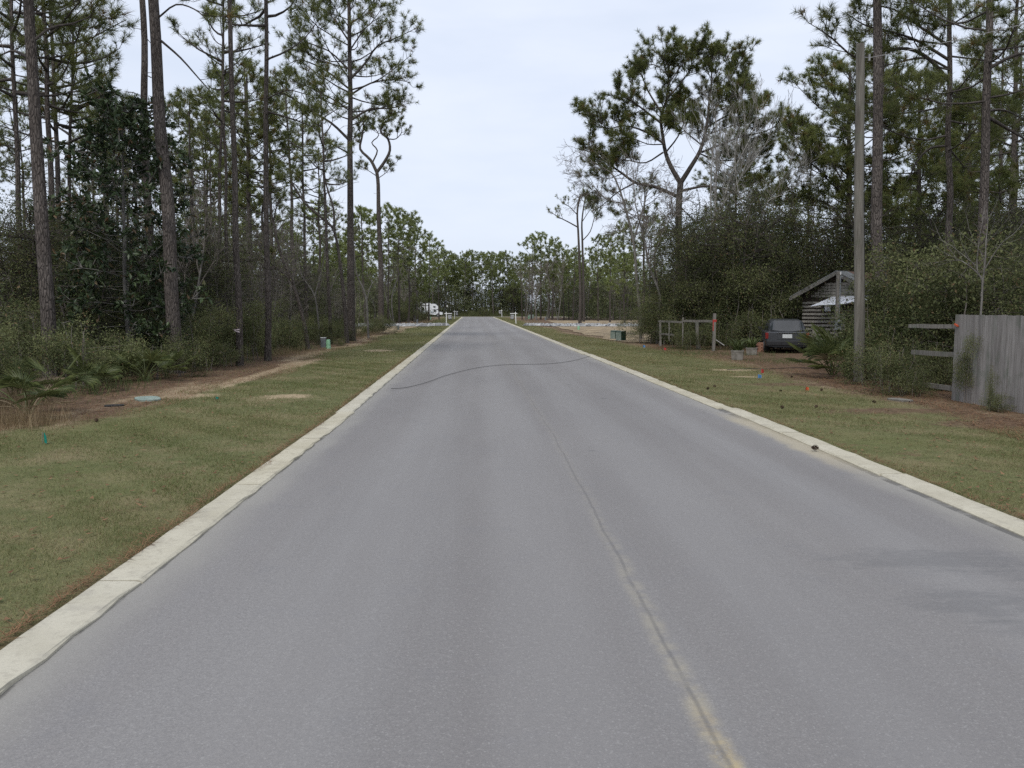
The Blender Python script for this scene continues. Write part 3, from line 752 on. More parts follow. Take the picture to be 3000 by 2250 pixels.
THIN = [make_broad(35, 6.8, 1.9, 110, 13, 0.085, 0.5, 4, 0.06, 0.58, 0.42, twigs=8, lump=0.5), make_broad(36, 5.0, 1.8, 110, 7, 0.08, 0.5, 6, 0.04, 0.52, 0.48, twigs=10), make_broad(37, 3.4, 1.6, 100, 5, 0.07, 0.42, 8, 0.025, 0.5, 0.5, twigs=11)]
SHRUB = [make_broad(41, 1.7, 1.1, 42, 170, 0.055, 0.24, 6, 0.018, 0.5, 0.48, lump=0.55, up=0.7), make_broad(42, 1.3, 1.2, 42, 170, 0.05, 0.23, 7, 0.014, 0.46, 0.5, lump=0.65, up=0.7), make_broad(43, 2.3, 1.2, 52, 160, 0.06, 0.28, 5, 0.022, lump=0.6, up=0.7), make_broad(44, 0.9, 0.8, 30, 150, 0.045, 0.19, 6, 0.01, 0.48, 0.5, lump=0.5, up=0.7)]

R0 = random.Random(77)
# ---- named pines on the left -------------------------------------------------
def hero(seed, base, px, r0, top, H, cb, spread, nl, label, group=None, extra=None, bend=None, **kw):
    """tall pine with its trunk through two photo columns; base/top in the 2212-wide view"""
    r = random.Random(seed); rng = np.random.default_rng(seed)
    d = base; p0 = at2(px, 664, d); p0.z = 0
    p1 = at2(top[0], top[1], d); lean = (p1 - p0) / max(0.5, p1.z)
    pts = [Vector((0, 0, -0.1))]
    n = 9
    for i in range(1, n + 1):
        z = H * i / n; pts.append(Vector((lean.x * z + r.gauss(0, 0.025), r.gauss(0, 0.04) + z * kw.get('ly', 0), z)))
    if bend: pts = [Vector((0, 0, -0.1))] + [at2(a, b, d) - p0 for a, b in bend]
    tr = catmull(pts, 3); gt, gb, gn = Geo(), Geo(), Geo()
    gt.tube(tr, trunk_rad(tr, r0, kw.get('taper', 0.35)), 12, False)
    stubs(r, gb, tr, cb * 0.35, cb, kw.get('nst', 7), 0.5)
    limbs = pine_limbs(r, tr, cb, spread, nl, kw.get('rl', 0.06), kw.get('droop', 0.1), kw.get('shape', 0.7)) if nl else []
    for (ppts, ra, rb, t0, dy) in (extra or []):
        P = []
        if kw.get('squat'): ppts = [(a if a < px else px + (a - px) * 1.12, b + 0.115 * max(0, 400 - b)) for a, b in ppts]
        for i, (a, b) in enumerate(ppts):
            q = at2(a, b, d + dy * i / max(1, len(ppts) - 1)); P.append(q - p0)
        limbs.append((catmull(P, 3), ra, rb, t0))
    dress(r, rng, limbs, gb, gn, kw.get('sec', 2.2), kw.get('seclen', 1.0), kw.get('tuf', 5), kw.get('K', 32), kw.get('L', 0.29), kw.get('wd', 0.0145))
    return put_tree((gt.mesh('pine_trunk', True), gb.mesh('pine_limbs', True), gn.mesh('pine_needles', False, True)), p0, label, group)

hero(101, 24, 378, 0.205, (330, 0), 21, 0.70, 3.2, 20, "tall thick pine trunk nearest the lawn, standing in front of the magnolia", extra=[([(348, 88), (390, 125), (430, 170), (470, 215)], 0.035, 0.012, 0.5, 0.5), ([(340, 40), (380, 10), (420, 20), (450, 45)], 0.03, 0.012, 0.5, -0.6)])
hero(102, 30, 322, 0.165, (308, 0), 20, 0.72, 3.0, 18, "straight pine trunk just behind the thickest lawn-edge pine, half hidden by magnolia leaves")
hero(103, 27, 514, 0.115, (497, 0), 18, 0.75, 2.4, 16, "slim bare pine trunk with a pale ribbon tied round it", nst=8)
hero(104, 29.5, 575, 0.115, (572, 0), 19, 0.60, 3.0, 22, "slim straight pine with side limbs, next right of the ribboned trunk", droop=0.2,
     extra=[([(574, 240), (640, 260), (690, 280)], 0.04, 0.012, 0.3, 0.8), ([(573, 215), (620, 195), (665, 205)], 0.03, 0.012, 0.3, -0.5), ([(575, 330), (610, 322), (650, 325)], 0.025, 0.01, 0.4, 0.4), ([(572, 130), (620, 110), (660, 80), (690, 40)], 0.04, 0.012, 0.3, 0.7)])
hero(105, 47.7, 757, 0.235, (755, 10), 20.2, 0.60, 3.6, 30, "biggest pine at the lawn edge, straight trunk with a wide airy crown", rl=0.05, sec=3.6, seclen=1.35, tuf=7, K=26, wd=0.018, L=0.3,
     extra=[([(752, 300), (715, 265), (665, 235), (620, 205), (590, 200)], 0.085, 0.02, 0.3, 1.0), ([(752, 330), (715, 310), (680, 290)], 0.05, 0.015, 0.4, -0.8),
            ([(755, 262), (800, 235), (835, 235), (870, 228)], 0.07, 0.018, 0.35, 0.8), ([(757, 205), (800, 180), (850, 172), (885, 178)], 0.06, 0.016, 0.35, -0.8), ([(757, 170), (790, 135), (815, 100), (860, 80), (897, 62)], 0.08, 0.015, 0.35, 0.5),
            ([(752, 190), (700, 150), (650, 130), (620, 140)], 0.06, 0.016, 0.35, 0.8), ([(753, 150), (710, 110), (660, 90), (640, 70)], 0.055, 0.016, 0.35, -0.8), ([(755, 110), (790, 60), (830, 30)], 0.05, 0.014, 0.35, 0.6), ([(754, 90), (720, 40), (690, 15)], 0.05, 0.014, 0.35, 0.6), ([(757, 240), (720, 215), (660, 185), (625, 175)], 0.05, 0.014, 0.4, -1.2)])
hero(106, 68, 823, 0.25, (816, 420), 14.6, 0.9, 0.5, 0, "twisted pine forking into two crooked arms like a lyre above a bare trunk", bend=[(823, 640), (822, 560), (818, 470), (817, 400), (814, 372)], taper=0.55, nst=10, sec=5, seclen=0.9, K=26, wd=0.026, L=0.32,
     extra=[([(814, 372), (800, 345), (778, 322), (782, 295), (785, 265), (775, 250)], 0.14, 0.045, 0.5, 0.4), ([(814, 372), (830, 350), (842, 325), (838, 300), (822, 285), (830, 265), (850, 258)], 0.14, 0.045, 0.45, -0.4),
            ([(805, 350), (815, 325), (803, 308), (818, 292), (805, 270)], 0.07, 0.03, 0.8, 0.3), ([(838, 300), (855, 300), (868, 285), (865, 270)], 0.05, 0.02, 0.3, 0.5), ([(785, 265), (770, 285), (762, 305)], 0.04, 0.02, 0.4, 0.5), ([(822, 262), (845, 250), (862, 240)], 0.04, 0.02, 0.2, -0.8), ([(817, 385), (835, 372), (848, 355)], 0.04, 0.02, 0.3, 0.5), ([(813, 380), (795, 368), (780, 360)], 0.04, 0.02, 0.35, -0.5)])
hero(107, 45, 748, 0.12, (735, 560), 12, 0.8, 0.4, 0, "leaning crooked pine whose stem bends away from the biggest pine", bend=[(745, 670), (735, 570), (722, 500), (700, 475), (660, 440), (630, 395)], taper=0.4, sec=2.0,
     extra=[([(722, 500), (720, 450), (705, 400), (700, 350), (715, 310)], 0.07, 0.02, 0.6, 0.8), ([(660, 440), (640, 400), (600, 380)], 0.04, 0.014, 0.4, 0.5), ([(700, 475), (660, 470), (630, 460)], 0.03, 0.012, 0.4, -0.5)])
hero(108, 44, 712, 0.10, (700, 400), 13, 0.62, 1.6, 12, "slender pine between the ribboned trunk and the biggest pine")
hero(109, 38, 664, 0.10, (600, 500), 9, 0.85, 0.4, 0, "dark leaning sapling trunk curving up behind the mint green pedestal", bend=[(655, 690), (632, 610), (610, 560), (590, 480), (580, 420)], sec=2.0,
     extra=[([(632, 610), (600, 580), (570, 560)], 0.04, 0.014, 0.5, 0.4), ([(590, 480), (600, 440), (620, 410)], 0.04, 0.012, 0.3, -0.4)])
hero(110, 21.5, 103, 0.185, (62, 0), 17, 0.58, 3.0, 26, "thick dark pine trunk near the far left edge", droop=0.2, sec=3.6, extra=[([(70, 90), (110, 60), (160, 50), (205, 30)], 0.05, 0.015, 0.3, 0.5), ([(72, 130), (30, 110), (0, 120)], 0.05, 0.015, 0.3, 0.5)])
hero(111, 27, 45, 0.10, (25, 0), 15, 0.55, 2.5, 22, "thin pine trunk closest to the left edge, left of the thick dark one", sec=2.6)
hero(112, 29, 118, 0.12, (98, 100), 15.5, 0.55, 2.6, 22, "pine trunk immediately right of the thick dark trunk at far left", sec=2.6)
hero(113, 31, 132, 0.12, (118, 200), 14, 0.58, 2.6, 22, "middle trunk of the close trio at far left", sec=2.6)
hero(114, 33, 134, 0.10, (153, 240), 12.5, 0.62, 2.6, 20, "crooked pine leaning outward from the far left trio with a sideways limb", extra=[([(150, 245), (190, 225), (220, 205), (255, 200)], 0.06, 0.016, 0.3, 0.5), ([(150, 260), (185, 275), (215, 300)], 0.03, 0.012, 0.4, 0.6)], sec=2.8)
hero(115, 36, 490, 0.085, (484, 200), 17, 0.62, 2.0, 16, "thin pine stem close beside the ribboned trunk")
hero(116, 52, 662, 0.12, (655, 350), 14, 0.6, 2.0, 16, "slender pine standing deep behind the leaning sapling")
hero(117, 60, 415, 0.14, (410, 300), 16.5, 0.55, 2.6, 24, "yellow-green topped pine deep behind the magnolia", wd=0.022, K=28, sec=4.4, tuf=6)
hero(118, 48, 540, 0.14, (535, 300), 15.0, 0.5, 2.8, 26, "full-crowned pine seen between the ribboned trunk and the slim straight pine", wd=0.022, K=28, sec=4.4, tuf=6)
hero(119, 40, 465, 0.11, (480, 200), 15.3, 0.66, 2.0, 14, "round-topped pine rising behind the thickest lawn-edge trunk", wd=0.018, K=28)

# ribbon on the third trunk
p = at2(513.2, 712, 27); g = Geo()
for k, (dz, tilt) in enumerate(((0, 0.05), (-0.045, -0.35))):
    ring = [p + Vector((math.cos(a) * 0.14, math.sin(a) * 0.14, dz + math.cos(a) * tilt * 0.14)) for a in np.linspace(0, 2 * math.pi, 17)]
    V = [tuple(q + Z * e) for q in ring for e in (-0.018, 0.018)]
    g.add(V, [(2 * i, 2 * i + 2, 2 * i + 3, 2 * i + 1) for i in range(16)])
tag(link('ribbon', g.mesh('ribbon'), 'ribbon'), "pale pink ribbon tied round a slim pine trunk", "ribbon")

# ---- magnolia with big glossy leaves
def make_magnolia(seed, H, rx):
    r = random.Random(seed); rng = np.random.default_rng(seed); gt, gl = Geo(), Geo()
    tr = trunk_pts(r, H, (0.1, 0), 0.05); gt.tube(tr, np.linspace(0.075, 0.015, len(tr)), 8, False)
    A, B, P, D, T = [], [], [], [], []; az = 0
    for i in range(86):
        f = (i + r.random()) / 86; p, _ = along(tr, 0.10 + 0.88 * f); az += 2.4 + r.uniform(-.4, .4)
        L = rx * (0.45 + 0.75 * math.sin(math.pi * min(1, 0.25 + 0.72 * f))) * r.uniform(0.5, 1.15)
        d = Vector((math.cos(az), math.sin(az), r.uniform(-0.1, 0.35))).normalized(); q = p
        for k in range(4):
            e = q + d * L / 4; A.append(q); B.append(e); q = e; d = (d + rv(r) * 0.25 + Z * 0.08).normalized()
            if k >= 1:
                for tw in range(3):
                    td = (d * 0.6 + rv(r) * 0.8 + Z * 0.2).normalized(); te = e + td * r.uniform(0.2, 0.45); A.append(e); B.append(te)
                    tt = r.random()
                    for lf in range(13):
                        dd = (td * 0.5 + rv(r) + Z * 0.1).normalized(); P.append(te - td * r.random() * 0.15); D.append(dd); T.append(tt)
    gt.segs([tuple(a) for a in A], [tuple(b) for b in B], 0.014, 0.008, 3)
    leaves(gl, [tuple(p) for p in P], [tuple(d) for d in D], 0.17, 0.42, rng, 0.5, np.array(T))
    return gt.mesh('magnolia_wood', True), gl.mesh('magnolia_leaves', False, True)
MAG = make_magnolia(201, 7.2, 1.65)
p = at2(273, 664, 24.8); p.z = 0
put_tree(MAG, p, "dark glossy large-leaved magnolia between the two big trunks on the left", None, 0, 1.1, 'magnolia_tree', 'tree', ('grey_bark', 'magnolia'), ('trunk', 'crown'))
p = at2(215, 664, 27); p.z = 0
put_tree(MAG, p, "smaller magnolia sapling behind the large-leaved magnolia, nearer the left edge", None, 2.1, 0.62, 'magnolia_tree', 'tree', ('grey_bark', 'magnolia'), ('trunk', 'crown'))
p = at2(360, 664, 25.5); p.z = 0
put_tree(MAG, p, "low magnolia sapling at the foot of the thickest lawn-edge pine", None, 4.0, 0.42, 'magnolia_tree', 'tree', ('grey_bark', 'magnolia'), ('trunk', 'crown'))

# ---- named trees on the right -------------------------------------------------
hero(120, 52, 1467, 0.26, (1467, 430), 10, 0.9, 0.4, 0, "broad spreading pine with a forked trunk and heavy curving limbs", bend=[(1467, 640), (1467, 560), (1466, 480), (1467, 430), (1470, 395)], taper=0.75, squat=True, sec=7.0, seclen=1.4, tuf=9, K=30, wd=0.021, L=0.32,
     extra=[([(1470, 395), (1450, 355), (1438, 320), (1432, 280), (1428, 235), (1440, 190), (1445, 130), (1440, 95)], 0.17, 0.03, 0.35, 1.0),
            ([(1470, 395), (1490, 355), (1508, 315), (1520, 260), (1525, 200), (1530, 140), (1528, 75)], 0.17, 0.03, 0.35, -1.0),
            ([(1464, 425), (1420, 405), (1375, 395), (1345, 372), (1315, 348), (1288, 325), (1268, 300)], 0.12, 0.025, 0.5, 0.8),
            ([(1432, 320), (1395, 345), (1360, 340), (1325, 335)], 0.06, 0.02, 0.4, -1.0), ([(1436, 300), (1395, 270), (1350, 255), (1310, 262), (1275, 240)], 0.08, 0.02, 0.35, 1.2),
            ([(1430, 250), (1395, 220), (1360, 190), (1335, 175)], 0.08, 0.02, 0.35, -1.0), ([(1430, 225), (1400, 170), (1385, 130), (1372, 125)], 0.07, 0.02, 0.35, 0.8),
            ([(1472, 412), (1520, 402), (1560, 410), (1600, 395), (1650, 385)], 0.09, 0.02, 0.4, 0.8), ([(1510, 320), (1550, 300), (1590, 280), (1630, 270), (1670, 245)], 0.08, 0.02, 0.35, -0.8),
            ([(1520, 260), (1560, 230), (1600, 215), (1640, 205)], 0.07, 0.02, 0.35, 1.0), ([(1525, 200), (1555, 160), (1575, 120), (1588, 90)], 0.07, 0.02, 0.35, 0.6), ([(1440, 190), (1470, 150), (1490, 110), (1490, 75)], 0.06, 0.02, 0.35, 0.8),
            ([(1370, 395), (1335, 415), (1305, 440), (1285, 455)], 0.05, 0.015, 0.35, 0.5), ([(1438, 320), (1465, 280), (1480, 230), (1475, 180)], 0.06, 0.02, 0.4, 1.5), ([(1508, 300), (1480, 270), (1462, 250)], 0.05, 0.02, 0.3, -1.6),
            ([(1560, 410), (1590, 430), (1625, 440), (1660, 425)], 0.05, 0.015, 0.3, -0.6), ([(1520, 240), (1545, 200), (1560, 190), (1600, 170)], 0.05, 0.02, 0.3, -1.6),
            ([(1445, 130), (1410, 105), (1385, 115)], 0.04, 0.015, 0.2, 1.2), ([(1440, 160), (1480, 95), (1515, 60)], 0.04, 0.015, 0.2, -1.2), ([(1525, 170), (1490, 200), (1470, 235)], 0.04, 0.015, 0.2, 1.6), ([(1520, 230), (1580, 195), (1592, 150)], 0.04, 0.015, 0.2, 1.6),
            ([(1310, 262), (1285, 230), (1262, 222)], 0.035, 0.015, 0.1, -0.8), ([(1436, 300), (1400, 300), (1365, 285), (1340, 290)], 0.04, 0.015, 0.2, -1.8), ([(1505, 322), (1545, 340), (1600, 335), (1660, 325)], 0.05, 0.015, 0.3, 1.4), ([(1515, 280), (1570, 255), (1615, 235)], 0.04, 0.015, 0.2, -1.6),
            ([(1430, 210), (1390, 215), (1355, 235)], 0.04, 0.015, 0.2, 1.5), ([(1445, 110), (1430, 80), (1455, 65)], 0.03, 0.012, 0.1, -0.8), ([(1528, 110), (1545, 75), (1560, 95)], 0.03, 0.012, 0.1, 1.0), ([(1345, 372), (1310, 385), (1290, 375)], 0.03, 0.012, 0.2, -0.6)])
hero(121, 27, 1905, 0.205, (1893, 0), 20, 0.66, 3.4, 22, "thick straight pine right behind the utility pole", rl=0.05, droop=0.25)
hero(122, 30, 2057, 0.135, (2050, 0), 18, 0.40, 4.0, 24, "pine with long spreading limbs, middle of the three big trunks on the right", rl=0.04, droop=0.2, seclen=1.1, sec=4,
     extra=[([(2050, 175), (2010, 130), (1960, 105), (1900, 112), (1850, 125), (1800, 85), (1765, 60)], 0.08, 0.018, 0.45, -1.5), ([(2052, 150), (2000, 125), (1940, 135), (1890, 150)], 0.05, 0.015, 0.4, -1.0), ([(2050, 100), (1990, 60), (1930, 20), (1860, 10)], 0.06, 0.015, 0.35, 0.5), ([(2053, 315), (2010, 320), (1980, 350), (1960, 390), (1930, 430)], 0.05, 0.015, 0.5, 0.5), ([(2050, 130), (1985, 90), (1930, 70), (1870, 55), (1830, 30)], 0.06, 0.015, 0.3, -0.8)])
hero(123, 26, 2121, 0.165, (2138, 0), 19, 0.42, 4.0, 26, "rightmost big pine trunk with limbs sweeping toward the right edge", rl=0.04, droop=0.15, seclen=1.1, sec=4, extra=[([(2130, 250), (2180, 280), (2230, 310)], 0.07, 0.02, 0.4, 0.4), ([(2133, 150), (2190, 120), (2240, 110)], 0.07, 0.02, 0.4, -0.6), ([(2128, 240), (2170, 238), (2215, 260)], 0.05, 0.015, 0.4, 0.8)])
hero(124, 44, 1832, 0.20, (1835, 250), 14.3, 0.42, 4.0, 40, "dense dome-crowned pine behind the utility pole", shape=0.4, sec=4.6, tuf=7, K=28, wd=0.02, rl=0.05, L=0.3,
     extra=[([(1835, 500), (1800, 450), (1760, 430), (1725, 425)], 0.09, 0.02, 0.4, 0.5), ([(1835, 430), (1790, 390), (1750, 350), (1700, 320)], 0.07, 0.02, 0.35, -0.5), ([(1835, 380), (1780, 330), (1740, 290), (1705, 270)], 0.07, 0.02, 0.35, 0.5)])
hero(125, 98, 1253, 0.19, (1248, 540), 15, 0.75, 1.2, 0, "tall thin twin-trunked pine standing alone on the cleared lot", bend=[(1254, 640), (1252, 570), (1249, 500), (1247, 460), (1252, 425)], taper=0.5, nst=4, sec=3.0, seclen=1.3, K=12, wd=0.034, L=0.36, tuf=4,
     extra=[([(1261, 695), (1260, 600), (1258, 520), (1257, 480), (1262, 440), (1268, 415)], 0.17, 0.05, 0.8, -0.6), ([(1247, 490), (1225, 478), (1205, 468), (1190, 458)], 0.09, 0.03, 0.4, 0.8), ([(1248, 465), (1228, 445), (1215, 440)], 0.06, 0.03, 0.4, -1.0), ([(1258, 520), (1275, 500), (1284, 470), (1290, 455)], 0.07, 0.03, 0.5, 0.8), ([(1262, 440), (1275, 430), (1290, 435)], 0.05, 0.02, 0.3, 0.6), ([(1252, 430), (1242, 420), (1235, 425)], 0.05, 0.02, 0.3, 0.6), ([(1257, 480), (1270, 460), (1280, 448)], 0.05, 0.02, 0.3, -1)])
hero(126, 60, 1585, 0.16, (1590, 400), 14.5, 0.5, 2.6, 26, "pine partly hidden behind the white leafless tree", wd=0.022, K=28, sec=4.4, tuf=6)
hero(127, 66, 1390, 0.13, (1392, 480), 11.5, 0.5, 2.2, 20, "small pine behind the drooping leafless tree", wd=0.026, K=24)
hero(128, 36, 2180, 0.16, (2190, 300), 16, 0.35, 3.8, 32, "dark pine at the right edge behind the rightmost trunk", sec=4.5, rl=0.04, tuf=6)
hero(129, 42, 1990, 0.18, (1985, 300), 13, 0.35, 3.6, 34, "dense dark pine between the utility pole and the rightmost trunks", shape=0.5, sec=4.5, wd=0.019, K=28, tuf=7, rl=0.04)
hero(130, 47, 2090, 0.18, (2095, 300), 12.5, 0.30, 3.8, 34, "low dense pine deep behind the two rightmost trunks", shape=0.5, sec=4.5, wd=0.019, K=28, tuf=7, rl=0.04)

def stem2(d, pts, dy=0.0):
    return [at2(a, b, d + dy * i / (len(pts) - 1)) for i, (a, b) in enumerate(pts)]
def put_bare(seed, d, stems, label, mats=('pale_bark', 'pale_bark'), **kw):
    p0 = at2(stems[0][0][0][0], 664, d); p0.z = 0
    S = [(catmull([p - p0 for p in stem2(d, pts, dy)], 4), a, b, L) for pts, a, b, L, dy in stems]
    S[0][0].insert(0, Vector((0, 0, -0.1)))
    return put_tree(bare_tree(seed, S, **kw), p0, label, None, 0, None, 'bare_tree', 'tree', mats, ('trunk', 'branches'))
put_bare(301, 46, [([(1535, 690), (1538, 560), (1545, 450), (1548, 350)], 0.11, 0.045, 2.6, 0), ([(1538, 560), (1560, 450), (1580, 380), (1620, 300)], 0.08, 0.03, 2.4, 0.6), ([(1545, 470), (1590, 400), (1640, 330)], 0.06, 0.025, 2.0, -0.6), ([(1540, 520), (1535, 420), (1540, 320)], 0.06, 0.025, 2.2, 0.8)],
         "pale leafless tree with fine upswept twigs in front of the spreading pine", levels=4, kids=3, spread=0.5, upb=0.36, wig=0.12, k0=6, minr=0.008)
put_bare(302, 50, [([(1385, 700), (1375, 600), (1368, 520), (1345, 430), (1325, 380), (1300, 360)], 0.11, 0.03, 1.9, 0), ([(1368, 520), (1390, 450), (1400, 400)], 0.06, 0.025, 1.6, 0.6), ([(1350, 440), (1310, 430), (1280, 400)], 0.04, 0.02, 1.4, -0.5)],
         "drooping leafless tree with tangled grey twigs at the edge of the dark thicket", ('grey_bark', 'twig'), levels=4, kids=4, spread=0.75, upb=-0.05, wig=0.25, k0=6, minr=0.009)
put_bare(303, 43, [([(1420, 720), (1425, 640), (1402, 575), (1392, 520), (1372, 440)], 0.08, 0.03, 1.7, 0), ([(1402, 575), (1425, 520), (1440, 470)], 0.04, 0.02, 1.4, 0.5)],
         "crooked grey leafless tree rising behind the transformer boxes", ('grey_bark', 'twig'), levels=4, kids=4, spread=0.6, upb=0.1, wig=0.2, k0=5, minr=0.009)
put_bare(304, 42, [([(1640, 600), (1640, 500), (1655, 440), (1690, 420)], 0.05, 0.02, 1.8, 0), ([(1640, 500), (1600, 430), (1590, 380)], 0.04, 0.02, 1.8, 0.5)],
         "pale leafless tree poking out above the dark evergreen thicket", levels=4, kids=4, spread=0.5, upb=0.2, wig=0.15, k0=4, minr=0.008)
put_bare(305, 16.2, [([(2118, 690), (2122, 610), (2112, 590), (2110, 560)], 0.022, 0.012, 0.9, 0), ([(2120, 640), (2128, 560), (2130, 520)], 0.018, 0.010, 0.8, 0.2), ([(2112, 590), (2080, 565), (2060, 562)], 0.012, 0.006, 0.5, 0.2), ([(2125, 585), (2160, 530), (2190, 505)], 0.012, 0.006, 0.5, -0.2)],
         "small bare sapling rising behind the board fence", ('grey_bark', 'grey_bark'), levels=3, kids=2, spread=0.6, upb=0.2, wig=0.2, k0=3, minr=0.0022)
put_bare(306, 52, [([(795, 710), (790, 640), (770, 590), (765, 540)], 0.08, 0.03, 1.2, 0), ([(790, 660), (800, 620), (815, 600)], 0.04, 0.02, 0.9, 0.4)],
         "pale grey bare trunk leaning beside the twisted pine", ('grey_bark', 'twig'), levels=4, kids=3, spread=0.6, upb=0.1, wig=0.2, k0=3)
put_bare(307, 47, [([(690, 720), (680, 640), (650, 590), (640, 520)], 0.06, 0.025, 1.6, 0), ([(680, 640), (700, 560), (705, 500)], 0.04, 0.02, 1.4, 0.4)],
         "grey leafless tree in the thicket behind the utility pedestals", ('grey_bark', 'twig'), levels=4, kids=3, spread=0.6, upb=0.15, wig=0.2, k0=5)
BARE = []
for s_ in (311, 312, 313):
    r = random.Random(s_); st = [(catmull([Vector((0, 0, -0.1)), Vector((r.uniform(-.3, .3), r.uniform(-.3, .3), 2.2)), Vector((r.uniform(-.6, .6), r.uniform(-.6, .6), 4.4))], 4), 0.07, 0.03, 1.8),
                              (catmull([Vector((0.1, 0, -0.1)), Vector((r.uniform(0.2, .7), r.uniform(-.5, .5), 2)), Vector((r.uniform(.5, 1.2), r.uniform(-.8, .8), 3.8))], 4), 0.05, 0.025, 1.6)]
    BARE.append(bare_tree(s_, st, levels=4, kids=3, spread=0.5, upb=0.2, wig=0.18, k0=6, minr=0.008))

# ---- the masses: individual trees and shrubs copied through the woods
taken = []
def free(x, y, d):
    for a, b in taken:
        if (a - x) ** 2 + (b - y) ** 2 < d * d: return False
    taken.append((x, y)); return True
def seen(x, y, m=3.0):
    return -0.62 * y - m < x < 0.70 * y + m and y > 5
def scatter(n, fn, dmin, xr, yr, bias=1.0):
    out = []; tries = 0
    while len(out) < n and tries < n * 60:
        tries += 1
        y = yr[0] + (yr[1] - yr[0]) * R0.random() ** bias; x = R0.uniform(*xr)
        if fn(x, y) and seen(x, y) and free(x, y, dmin): out.append((x, y))
    return out
def wood_left(x, y): return x < -9.6 - (3.5 if 66 < y < 112 else 0) - (3 if y > 140 else 0) and not (80 < y < 96 and x > -24) and y < 166
def wood_right(x, y):
    if y < 20: return x > 11.5
    if y < 40: return x > 18.5
    if y < 46: return x > 10.5
    if y < 136: return x > 25.5
    return x > 12
def wood_end(x, y): return y > J_Y1 + 5

LM = [(45, "the thin trunk at the left edge"), (103, "the thick dark trunk at far left"), (133, "the close trio of trunks at far left"), (205, "the smaller magnolia"), (273, "the large magnolia"), (350, "the two big left trunks"),
      (430, "the gap right of the thickest trunk"), (510, "the ribboned trunk"), (575, "the slim straight pine"), (640, "the leaning sapling"), (705, "the utility pedestals"), (757, "the biggest pine"), (820, "the twisted pine"), (870, "the bushes by the motorhome"),
      (930, "the motorhome"), (980, "the left signs"), (1040, "the road end"), (1105, "the right signs"), (1170, "the far transformer"), (1250, "the twin-trunked pine"), (1330, "the two transformer boxes"), (1400, "the drooping leafless tree"), (1467, "the spreading forked pine"),
      (1540, "the tall old fence post"), (1620, "the brick pile"), (1705, "the grey car"), (1790, "the shed"), (1856, "the utility pole"), (1905, "the thick pine by the pole"), (1985, "the open fence rails"), (2055, "the middle big pine"), (2120, "the rightmost big pine"), (2180, "the board fence")]
def where(x, y, what, tail=""):
    c = 1050 + 1780 * x / y
    near = min(LM, key=lambda q: abs(q[0] - c))[1]
    dep = "close" if y < 24 else "a little way" if y < 42 else "well" if y < 70 else "far" if y < 140 else "very far"
    if y > 191: dep = "beyond the junction,"
    return "%s %s behind %s" % (what, dep, near)
NSHAPE = ("tall airy-crowned", "slim high-crowned", "narrow", "big straight", "short bushy")
FSHAPE = ("oval-crowned", "small-crowned", "round-topped", "low bushy", "long-trunked flat-topped")
PH = (20, 18, 15, 21, 12.5)
for i, (x, y) in enumerate(scatter(30, lambda x, y: wood_left(x, y) and x < -13, 3.2, (-48, -13), (34, 76))):
    k = i % 5; col_ = 1050 + 1780 * x / y
    top = 1.85 + y * (0.235 if 190 < col_ < 330 else 0.27) * R0.uniform(0.72, 1.05)
    put_tree(PINE_N[k], (x, y, 0), where(x, y, NSHAPE[k] + " pine"), "pines inside the left woods", R0.random() * 6.28, min(1.0, top / PH[k]))
for i, (x, y) in enumerate(scatter(54, wood_left, 2.0, (-36, -9.5), (70, 160))):
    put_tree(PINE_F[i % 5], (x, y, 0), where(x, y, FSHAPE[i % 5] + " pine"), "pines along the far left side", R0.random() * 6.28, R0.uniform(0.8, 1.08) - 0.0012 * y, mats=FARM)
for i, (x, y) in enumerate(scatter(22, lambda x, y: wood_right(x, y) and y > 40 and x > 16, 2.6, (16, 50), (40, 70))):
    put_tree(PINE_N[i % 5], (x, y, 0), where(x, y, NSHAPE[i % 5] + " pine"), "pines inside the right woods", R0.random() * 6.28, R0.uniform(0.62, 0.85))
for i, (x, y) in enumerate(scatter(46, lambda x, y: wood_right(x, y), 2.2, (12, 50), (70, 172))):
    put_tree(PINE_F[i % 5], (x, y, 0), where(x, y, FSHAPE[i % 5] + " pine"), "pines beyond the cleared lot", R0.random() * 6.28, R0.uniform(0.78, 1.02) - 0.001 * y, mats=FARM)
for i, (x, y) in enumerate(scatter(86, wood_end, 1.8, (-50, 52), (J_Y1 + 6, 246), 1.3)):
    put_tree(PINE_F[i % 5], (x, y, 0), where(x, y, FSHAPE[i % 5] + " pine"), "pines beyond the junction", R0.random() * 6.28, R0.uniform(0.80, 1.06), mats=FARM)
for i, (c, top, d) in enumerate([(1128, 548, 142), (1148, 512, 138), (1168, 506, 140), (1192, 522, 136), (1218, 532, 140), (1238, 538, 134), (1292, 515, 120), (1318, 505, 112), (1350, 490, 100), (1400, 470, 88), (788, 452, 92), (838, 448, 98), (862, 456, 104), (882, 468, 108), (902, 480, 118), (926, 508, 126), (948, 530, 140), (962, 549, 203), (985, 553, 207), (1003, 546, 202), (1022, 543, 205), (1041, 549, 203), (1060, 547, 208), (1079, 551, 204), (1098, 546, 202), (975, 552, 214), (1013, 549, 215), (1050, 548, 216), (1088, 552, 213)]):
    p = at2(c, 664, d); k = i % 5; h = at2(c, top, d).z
    put_tree(PINE_F[k], (p.x, p.y, 0), where(p.x, p.y, "taller " + FSHAPE[k] + " pine"), "taller pines where the tree lines step up", i * 1.9, h / (14, 13, 15, 12, 14.5)[k] * 0.98, mats=FARM)
